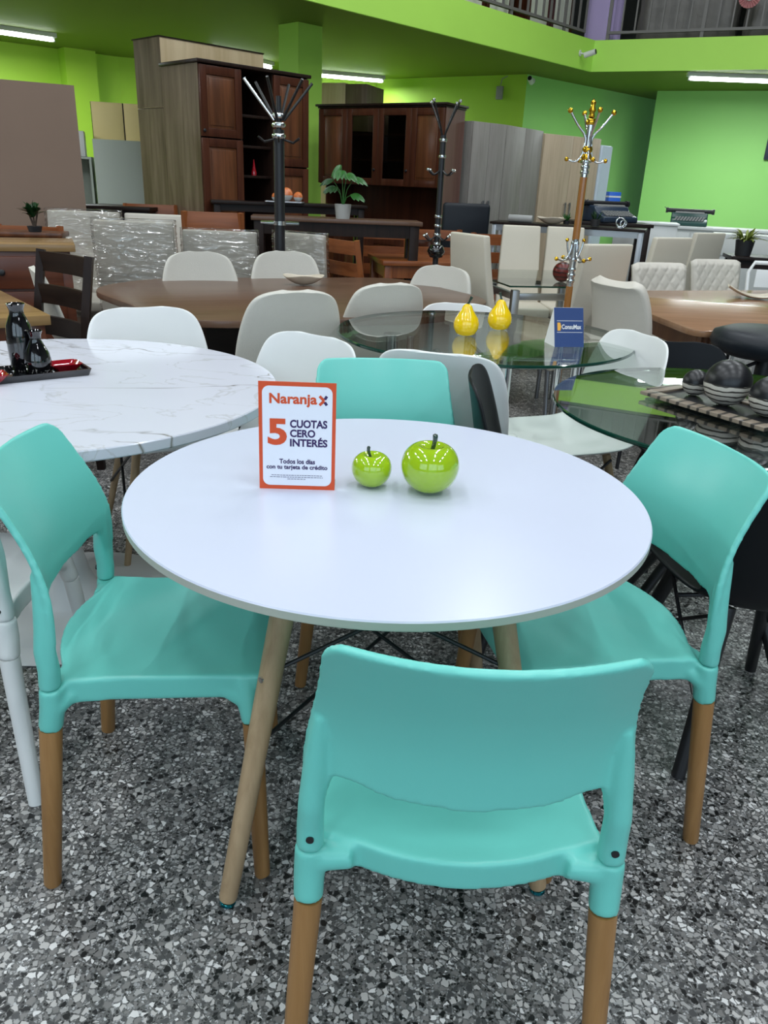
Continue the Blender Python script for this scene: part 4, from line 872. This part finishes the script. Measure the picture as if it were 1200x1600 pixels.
# ================= coat stands
def hooks(par, m, tipm, z, r0, pts, n, rr=.006, tip=.011, off=0, name='hook'):
    for k in range(n):
        a = off+2*pi*k/n; P = [(cos(a)*(r0+x), sin(a)*(r0+x), z+h) for x, h in pts]
        P = [tuple(v) for v in spline([Vector(p) for p in P], 10)]
        hk = MB().tube(P, rr, 8).build(name, m, par, smooth=60)
        c = P[-1]; MB().lathe([(tip*cos(-pi/2+pi*i/8) if 0 < i < 8 else 0, tip*sin(-pi/2+pi*i/8)) for i in range(9)], c, 12).build('hook_tip', tipm, hk, smooth=180)
t = thing('coat_stand', 'thick black coat stand with splayed rods in front of the wardrobe', 'coat stand', (-.738, 5.22, 0))
MB().lathe([(0, 0), (.19, 0), (.19, .02), (.05, .035), (0, .035)], seg=40).build('base', M['blackmetal'], t)
MB().tube([(0, 0,   .03), (0, 0, 1.56)], .033, 20).build('pole', M['blackmetal'], t)
mb = MB()
for z in (1.51, 1.57, 1.62): mb.lathe([(0, 0), (.036, 0), (.044, .014), (.036, .028), (0, .028)], (0, 0, z), 20)
mb.build('collar', M['steel'], t, smooth=60); MB().tube([(0, 0, 1.56), (0, 0, 1.74)], .016, 12).build('pole_top', M['blackmetal'], t)
for k in range(6):
    a = 2*pi*k/6+.35; MB().tube([(.03*cos(a), .03*sin(a), 1.61), (.205*cos(a), .205*sin(a), 1.82)], .0085, 10).build('rod', M['steel'] if k == 3 else M['blackmetal'], t)  # chrome on one rod stands in for a highlight on black metal
    b2_ = a+.3; MB().tube([(.02*cos(b2_), .02*sin(b2_), 1.51), (.10*cos(b2_), .10*sin(b2_), 1.49), (.14*cos(b2_), .14*sin(b2_), 1.515)], .006, 8).build('hook', M['blackmetal'], t)
for k in range(2): MB().tube([(0, 0, 1.03), (.12*cos(pi*k+.2), .12*sin(pi*k+.2), 1.03)], [.012, .009], 10).build('hook', M['steel'], t)
MB().lathe([(.033, 0), (.041, 0), (.041, .024), (.033, .024)], (0, 0, 1.018), 20).build('ring', M['steel'], t)
t = thing('coat_stand', 'slim black coat stand with silver balls in front of the hutch', 'coat stand', (.285, 5.80, 0), R(20))
MB().lathe([(0, 0), (.18, 0), (.18, .02), (.05, .035), (0, .035)], seg=40).build('base', M['blackmetal'], t)
MB().tube([(0, 0, .03), (0, 0, 1.60)], .020, 16).build('pole', M['blackmetal'], t)
for z in (.90, .96, 1.02, 1.08, 1.46, 1.56): MB().lathe([(0, 0), (.024, 0), (.027, .01), (.024, .02), (0, .02)], (0, 0, z), 16).build('ring', M['steel'], t, smooth=60)
hooks(t, M['blackmetal'], M['steel'], 1.60, .012, [(0, 0), (.04, .08), (.11, .20)], 4, off=.5, tip=.012)
hooks(t, M['blackmetal'], M['steel'], 1.36, .018, [(0, .02), (.05, -.005), (.10, .025)], 4, off=.3)
hooks(t, M['blackmetal'], M['steel'], .94, .018, [(0, .02), (.05, -.005), (.10, .025)], 4, off=.3)
MB().lathe([(0, 0), (.045, .01), (.065, .05), (.045, .09), (0, .10)], (0, 0, .81), 24).build('bulb', M['blackgloss'], t, smooth=180)
t = thing('coat_stand', 'chrome, gold and copper coat stand on the right, before the glass table', 'coat stand', (.945, 4.36, 0), R(0))
MB().lathe([(0, 0), (.18, 0), (.18, .015), (.05, .03), (0, .03)], seg=40).build('base', M['steel'], t)
MB().tube([(0, 0, .03), (0, 0, .82)], .019, 20).build('lower_sleeve', M['bronze'], t); MB().tube([(0, 0, .82), (0, 0, 1.06)], .018, 20).build('pole', M['steel'], t)
MB().tube([(0, 0, 1.06), (0, 0, 1.36)], .019, 20).build('upper_sleeve', M['bronze'], t); MB().tube([(0, 0, 1.36), (0, 0, 1.60)], .017, 20).build('pole_top', M['steel'], t)
for z in (.84, .87, .90, .95, 1.03, 1.375, 1.40, 1.425): MB().lathe([(0, 0), (.021, 0), (.023, .008), (.021, .016), (0, .016)], (0, 0, z), 20).build('ring', M['steel'], t, smooth=60)
for z in (1.44, 1.475, 1.60): MB().lathe([(0, 0), (.022, 0), (.027, .014), (.022, .028), (0, .028)], (0, 0, z), 20).build('gold_collar', M['gold'], t, smooth=60)
MB().lathe([(0, 0), (.016, .01), (.012, .03), (.018, .04), (.010, .06), (.015, .075), (0, .095)], (0, 0, 1.625), 20).build('finial', M['gold'], t, smooth=60)
hooks(t, M['steel'], M['gold'], 1.46, .017, [(0, -.02), (.0, .08), (.05, .14), (.095, .20)], 4, rr=.006, tip=.013, off=.12, name='hook')
hooks(t, M['steel'], M['gold'], 1.46, .017, [(0, 0.06), (.01, .0), (.04, -.03), (.085, -.02)], 4, rr=.005, tip=.011, off=.12)
hooks(t, M['steel'], M['gold'], .98, .017, [(0, .07), (.01, .01), (.04, -.03), (.085, -.02)], 4, rr=.005, tip=.011, off=.35)
hooks(t, M['steel'], M['gold'], .98, .017, [(0, -.03), (.02, .03), (.028, .075)], 2, rr=.005, tip=.010, off=.1)

# ================= plants
def leaf_mesh(mb, base, d, up, L_, W2, lobes=0, droop=.3, n=8):
    d = Vector(d).normalized(); up = Vector(up); side = d.cross(up).normalized(); nrm = side.cross(d).normalized()
    prev = None
    for i in range(n+1):
        u = i/n; w_ = W2*sin(pi*min(1, u*.95+.05))**.7*(1+(.35*sin(u*lobes*2*pi) if lobes else 0))
        c = Vector(base)+d*L_*u-nrm*(-.0)+Vector((0, 0, -droop*L_*u*u)); row = [mb.b.verts.new(c+side*w_*s+nrm*(abs(s)*w_*.25)) for s in (-1, 0, 1)]
        if prev:
            for k in range(2): mb._f([prev[k], prev[k+1], row[k+1], row[k]])
        prev = row
def pot_mesh(r0, r1, h): return MB().lathe([(0, 0), (r0, 0), (r1, h), (r1-.008, h), (r1-.012, h-.02), (0, h-.02)], seg=32)
t = thing('potted_monstera', 'monstera plant in a light concrete pot on the brown bar table', 'plant', (-.40, 6.10, 1.035))
pot_mesh(.050, .062, .10).build('pot', M['concrete'], t, smooth=40)
random.seed(3)
for (dx, dy, h, L_) in ((-.02, 0, .27, .10), (.11, 0, .22, .11), (-.11, .02, .20, .10), (-.08, -.05, .15, .11), (.10, -.04, .10, .11), (-.03, .05, .31, .09), (.04, -.02, .25, .10)):
    p0 = Vector((0, 0, .08)); p1 = Vector((dx*.7, dy*.7, .08+h*.9))
    st = MB().tube([p0, p0.lerp(p1, .5)+Vector((-dx*.1, 0, .02)), p1], [.004, .0035, .003], 8).build('stem', M['leaf'], t)
    mb = MB(); d = Vector((dx*1.2+.01, dy-.05, -.02)); 
    for a in (-.75, -.4, 0, .4, .75):
        dd = Matrix.Rotation(a, 3, 'Z') @ d; leaf_mesh(mb, p1, dd, (0, -.55, .85), L_*(1-.3*abs(a)), .022, 0, .35)
    mb.build('leaf', M['leaf' if dx > 0 or h > .25 else 'leaf2'], st, smooth=180, fix=False)
def tuft(name, label, x, y, z, h, n, spread, m, potm, pr, ph, w_=.008, droop=.3, L0=.6, trunk=0):
    t = thing(name, label, 'plant', (x, y, z)); pot_mesh(pr*.8, pr, ph).build('pot', potm, t, smooth=40)
    mb = MB()
    for i in range(n):
        a = random.uniform(0, 2*pi); e = random.uniform(.2, 1); d = Vector((cos(a)*spread*e, sin(a)*spread*e, 1.1-e*.5)).normalized()
        leaf_mesh(mb, (cos(a)*pr*.3, sin(a)*pr*.3, ph-.01+trunk*random.uniform(.6, 1)), d, (-d.y, d.x, .3) if abs(d.z) > .95 else (0, 0, 1), h*random.uniform(L0, 1), w_, 0, droop, 5)
    mb.build('foliage', m, t, smooth=180, fix=False)
    if trunk:
        for k in range(3): MB().tube([(0, 0, ph-.02), ((k-1)*.03, 0, ph+trunk*.9)], .006, 8).build('stem', M['trunk'], t)
    return t
tuft('potted_plant', 'small dark-leaved plant in a flat black pot on the left, before the brown panel', -2.27, 5.16, .915, .10, 46, 1.2, M['leaf2'], M['darkpot'], .045, .035, .014, .25, .6, .10)
tuft('potted_fern', 'feathery olive fern in a black pot on the shelf at the right edge', 2.86, 6.80, .86, .22, 80, 1.3, M['fern'], M['darkpot'], .075, .12, .009, .45)
tuft('potted_grass', 'tiny bright green grass pot beside the golden coat stand', 1.40, 6.90, 1.035, .09, 40, .7, M['leaf'], M['darkpot'], .028, .03, .004, .1)
tuft('potted_agave', 'small spiky plant in a black and beige pot right of the golden coat stand', 1.60, 6.74, 1.035, .10, 22, 1.0, M['leaf2'], M['darkpot'], .040, .055, .006, .1)

# orange balls on console table
o = MB().prism(rrect(.30, .13, .02), 0, .012).build('serving_plate', M['satin'], bevel=.003); o.location = (-.88, 6.50, 1.115); tag(o, 'silver rectangular plate under the orange balls on the console table', 'tray')
def twoball(x, y, r, label):
    n = 24; pr = [(r*cos(-pi/2+pi*i/n) if 0 < i < n else 0, r*sin(-pi/2+pi*i/n)) for i in range(n+1)]
    o = MB().lathe(pr, seg=32, mis=[1 if i < n*.42 else 0 for i in range(n)]).build('decor_ball', [M['peach'], M['concrete']], smooth=180); o.location = (x, y, 1.127+r); tag(o, label, 'ornament', 'orange and grey balls')
twoball(-.865, 6.50, .050, 'biggest orange and grey ball on the console table'); twoball(-.775, 6.50, .036, 'smaller orange and grey ball, right of the biggest'); twoball(-.95, 6.50, .030, 'small pale orange ball mostly hidden by the thick black coat stand')

# ================= desks, counters and machines on the right
t, L_ = simple_table('display_desk', 'low dark glass-topped desk behind the cream high-back chairs', (.78, 7.02), (1.98, 6.62), .38, 1.03, .02, M['wengue'], M['satin'], .035, .05)
simple_table('desk', 'dark desk carrying the big navy typewriter', (1.55, 7.35), (2.25, 7.30), .42, 1.05, .03, M['wengue'], M['wengue'], .05, .06)
t, L_ = front('white_counter', 'long white melamine counter carrying the dark green typewriter', 'counter', (2.60, 9.25), (4.35, 8.55))
MB().b2(0, L_, .02, .5, 0, .96).build('cabinet_body', M['whitelam'], t, bevel=.004); MB().b2(-.02, L_+.02, -.02, .52, .96, .99).build('worktop', M['whitelam'], t, bevel=.004)
for i in range(3): d = MB().b2(L_*i/3+.01, L_*(i+1)/3-.01, 0, .02, .72, .93).build('drawer', M['whitelam'], t, bevel=.003)
t, L_ = front('white_cabinet', 'short white melamine cabinet beside the navy typewriter', 'cabinet', (2.07, 7.92), (2.62, 7.78))
MB().b2(0, L_, .0, .42, 0, 1.03).build('cabinet_body', M['whitelam'], t, bevel=.004); MB().b2(-.015, L_+.015, -.02, .44, 1.03, 1.05).build('worktop', M['whitelam'], t, bevel=.004)
simple_table('shelf_table', 'dark shelf table under the fern at the right edge', (2.72, 6.66), (3.7, 6.46), .42, .86, .03, M['wengue'], M['darkwood'], .05, .06)
t, L_ = front('white_shelf', 'white long shelf behind the fern at the right edge', 'shelf', (3.1, 8.1), (4.4, 7.7)); MB().b2(0, L_, 0, .35, .93, .97).b2(0, .03, 0, .35, 0, .93).b2(L_-.03, L_, 0, .35, 0, .93).build('cabinet_body', M['whitelam'], t, bevel=.003)
def typewriter(x, y, z, ang, s, m, label, roller=True):
    t = thing('typewriter', label, 'typewriter', (x, y, z), R(ang)); t.scale = (s, s, s)
    mb = MB(); pr = [(-.17, 0), (-.17, .045), (-.05, .085), (-.02, .13), (.14, .14), (.16, .10), (.16, 0)]
    L0 = [mb.b.verts.new((-.19, a, b_)) for a, b_ in pr]; L1 = [mb.b.verts.new((.19, a, b_)) for a, b_ in pr]; n = len(pr)
    mb._f(L0); mb._f(L1[::-1])
    for i in range(n): mb._f([L0[i], L1[i], L1[(i+1) % n], L0[(i+1) % n]])
    mb.build('machine_body', m, t, bevel=.012, seg=3)
    MB().tube([(-.23, .07, .150), (.23, .07, .150)], .022, 16).build('roller', M['dark'], t)
    for s_ in (-1, 1): MB().tube([(s_*.23, .07, .150), (s_*.255, .07, .150)], .028, 16).build('roller_knob', M['dark'], t)
    mb = MB()
    for r in range(4):
        for c in range(10): mb.box((-.145+c*.031+r*.006, -.15+r*.028, .062+r*.009), (.02, .018, .012))
    k = mb.build('keys', M['keys'], t); k['kind'] = 'stuff'
    MB().b2(-.15, .15, -.02, .05, .125, .142).build('type_cover', M['keys'], t, bevel=.004)
    MB().tube([(-.24, .06, .16), (-.27, -.02, .18)], .005, 8).build('return_lever', M['steel'], t)
typewriter(1.90, 7.52, 1.05, 25, 1.0, M['typ'], 'big navy blue typewriter on the dark desk')
bpy.context.view_layer.update()
typewriter(3.22, 9.25, .99, -18, 1.0, M['typg'], 'flat dark green typewriter on the white counter')
t = thing('blue_box', 'small bright blue box behind the navy typewriter', 'box', (2.06, 8.1, 1.05), R(10)); MB().b2(-.06, .06, -.04, .04, 0, .25).build('box_body', M['blue'], t, bevel=.004); MB().b2(-.061, .061, -.041, .041, .20, .215).build('lid_band', M['whitelam'], t)
o = MB().tube([(-.10, 0, 0), (.10, 0, 0)], .03, 20).build('wrapped_roll', M['keys'], bevel=.004); o.location = (1.03, 6.98, 1.061); o.rotation_euler = (0, 0, R(-18)); tag(o, 'grey roll lying on the low dark desk', 'roll')
dented_bowl('ceramic_bowl', 1.28, 6.90, 1.03, .12, .08, .05, 0, M['bowl'], 'cream wavy bowl on the low dark desk before the oak wardrobe')
o = MB().tube([(cos(a)*.035, 0, sin(a)*.035) for a in [2*pi*i/24 for i in range(25)]], .007, 8, caps=False).tube([(cos(a)*.025+.03, .02, sin(a)*.025-.01) for a in [2*pi*i/24 for i in range(25)]], .006, 8, caps=False).lathe([(0, -.045), (.04, -.045), (.04, -.038), (0, -.038)]).build('ring_sculpture', M['steel'], smooth=60); o.location = (1.80, 6.68+.05, 1.0755); tag(o, 'small chrome ring sculpture above the cream chair backs', 'ornament')
t = thing('teal_post', 'teal painted board at the right edge, below the fern', 'board', (2.72, 5.72, 0)); MB().b2(0, .25, 0, .03, 0, 1.04).build('board_panel', M['teal'], t, bevel=.004)
t = thing('wall_picture', 'dark blue canvas picture hanging on the right green wall', 'picture', (5.22, 12.38, 1.82), R(-22.8)); MB().b2(0, .6, 0, .035, 0, .45).build('canvas', M['canvas'], t, bevel=.003)

# ================= cctv cameras and cable box
def cctv(x, y, z, ang, label, tilt=-15):
    t = thing('security_camera', label, 'camera', (x, y, z), R(ang)); MB().lathe([(0, -.012), (.035, -.012), (.035, 0), (0, 0)], seg=24).xf(Matrix.Rotation(R(90), 4, 'X')).build('mount_plate', M['camw'], t)
    MB().tube([(0, 0, 0), (0, -.05, -.01)], .009, 10).build('arm', M['camw'], t); Mx = Matrix.Translation((0, -.07, -.02)) @ Matrix.Rotation(R(tilt), 4, 'X')
    MB().tube([(0, .02, 0), (0, -.12, 0)], .032, 20).xf(Mx).build('housing', M['camw'], t); MB().tube([(0, -.12, 0), (0, -.128, 0)], .027, 20).xf(Mx).build('lens', M['dark'], t)
cctv(2.17, 11.10, 2.86, 60, 'white security camera on the lime green balcony edge, by the corner')
cctv(1.72, 11.85, 2.62, -20, 'white security camera under the ceiling at the corner of the green wall')
t = thing('cable_box', 'small grey cable box hanging below the ceiling at the green wall', 'box', (1.33, 12.05, 2.40), R(-33)); MB().b2(-.045, .045, -.05, 0, 0, .16).build('box_body', M['keys'], t, bevel=.006); MB().tube([(0, -.02, .16), (.02, -.02, .25), (.10, -.02, .28)], .006, 8).build('cable', M['keys'], t)

# ================= upper level
def railing(a, b_, z, name, label, off):
    d, an, L_ = dirf(a, b_); t = thing(name, label, 'railing', (a[0], a[1], z), an)
    y = off
    MB().b2(0, L_, y-.02, y+.02, .10, .13).build('bottom_rail', M['rail'], t); MB().b2(0, L_, y-.025, y+.025, .97, 1.0).build('top_rail', M['rail'], t)
    n = int(L_/.155)
    for i in range(n+1):
        x = i*L_/n; big = i % 7 == 0
        MB().b2(x-(.02 if big else .009), x+(.02 if big else .009), y-.012, y+.012, 0 if big else .12, .98).build('post' if big else 'baluster', M['rail'], t)
mid = lambda a, b_, u: (a[0]+(b_[0]-a[0])*u, a[1]+(b_[1]-a[1])*u)
railing(mid(E0, E1, .70), mid(E0, E1, .995), ZF, 'balcony_railing', 'grey steel railing along the left balcony edge', .10)
railing(mid(E1, E2, .02), mid(E1, E2, .60), ZF, 'balcony_railing', 'grey steel railing along the right balcony edge', .10)
# brown wardrobes with glazed doors upstairs, lit look of the glass put into a pale colour
for k, (a, b_) in enumerate((((.55, 10.05), (1.25, 10.8)), ((1.45, 11.0), (2.15, 11.75)))):
    t, L_ = front('display_cabinet', ('dark brown cabinet with pale door panels upstairs, left one', 'dark brown cabinet with pale door panels upstairs, next to the lilac column')[k], 'cabinet', a, b_); t.location.z = ZF+.001
    MB().b2(0, L_, .02, .5, 0, 1.9).build('cabinet_body', M['redwood'], t, bevel=.003)
    for i in range(2):
        x0, x1 = L_*i/2+.01, L_*(i+1)/2-.01
        d = MB().b2(x0, x0+.06, 0, .02, .02, 1.88).b2(x1-.06, x1, 0, .02, .02, 1.88).b2(x0, x1, 0, .02, .02, .12).b2(x0, x1, 0, .02, .9, .96).b2(x0, x1, 0, .02, 1.8, 1.88).build('door', M['redwood'], t); MB().b2(x0+.06, x1-.06, .008, .014, .12, 1.8).build('pale_panel', M['milk'], d, smooth=0)
t = thing('lilac_column', 'lilac painted column upstairs at the balcony corner', 'column', (2.52, 11.62, ZF+.001), R(40)); MB().b2(-.16, .16, -.16, .16, 0, 2.5).build('column_body', M['lilac'], t)
for s in range(3): MB().lathe([(0, 0), (.03, 0), (.035, .01), (.03, .02), (0, .02)], seg=12).xf(Matrix.Translation((-.08+s*.08, -.165, .62+.05*(s % 2))) @ Matrix.Rotation(R(90), 4, 'X')).build('flower_decoration', M['gold'], t)
for k, (a, b_, lab) in enumerate((((2.95, 11.60), (4.02, 11.12), 'grey plastic-covered mattress upstairs, left of the pink rosette'), ((4.10, 11.08), (5.35, 10.52), 'grey plastic-covered mattress upstairs, behind the pink rosette'))):
    t, L_ = front('covered_mattress', lab, 'mattress', a, b_); t.location.z = ZF+.001
    mb = MB(); mb.b2(0, L_, 0, .28, 0, 1.9); bmesh.ops.subdivide_edges(mb.b, edges=mb.b.edges[:], cuts=9, use_grid_fill=True)
    for v in mb.b.verts:
        if v.co.z > .01: v.co += Vector((random.uniform(-1, 1), random.uniform(-1, 1), 0))*.014
    mb.build('plastic_cover', M['tarp'], t, smooth=180)
t = thing('ribbon_rosette', 'round pink ribbon rosette tied to the right balcony railing', 'decoration', (3.98, 10.74, ZF+.44), R(-23))
mb = MB(); c0 = mb.b.verts.new((0, -.02, 0)); ring = [[mb.b.verts.new((r*cos(2*pi*k/48), -.02+(.012 if k % 2 else -.012)*(r > .05), r*sin(2*pi*k/48))) for k in range(48)] for r in (.05, .085, .125)]
for k in range(48): mb._f([c0, ring[0][k], ring[0][(k+1) % 48]]); [mb._f([ring[i][k], ring[i+1][k], ring[i+1][(k+1) % 48], ring[i][(k+1) % 48]]) for i in range(2)]
mb.build('pleated_ribbon', M['rosette'], t, smooth=0, solid=.003); MB().lathe([(0, 0), (.055, 0), (.05, .012), (0, .015)], seg=24).xf(Matrix.Translation((0, -.035, 0)) @ Matrix.Rotation(R(90), 4, 'X')).build('rosette_center', M['whitelam'], t, smooth=60)
# upstairs back walls close the view
wallseg('wall_upper_left', (-8.9, 8.5), (1.9, 14.4), ZF, 5.6, M['whitewall']); wallseg('wall_upper_right', (1.9, 14.4), (8.9, 12.2), ZF, 5.6, M['whitewall'])
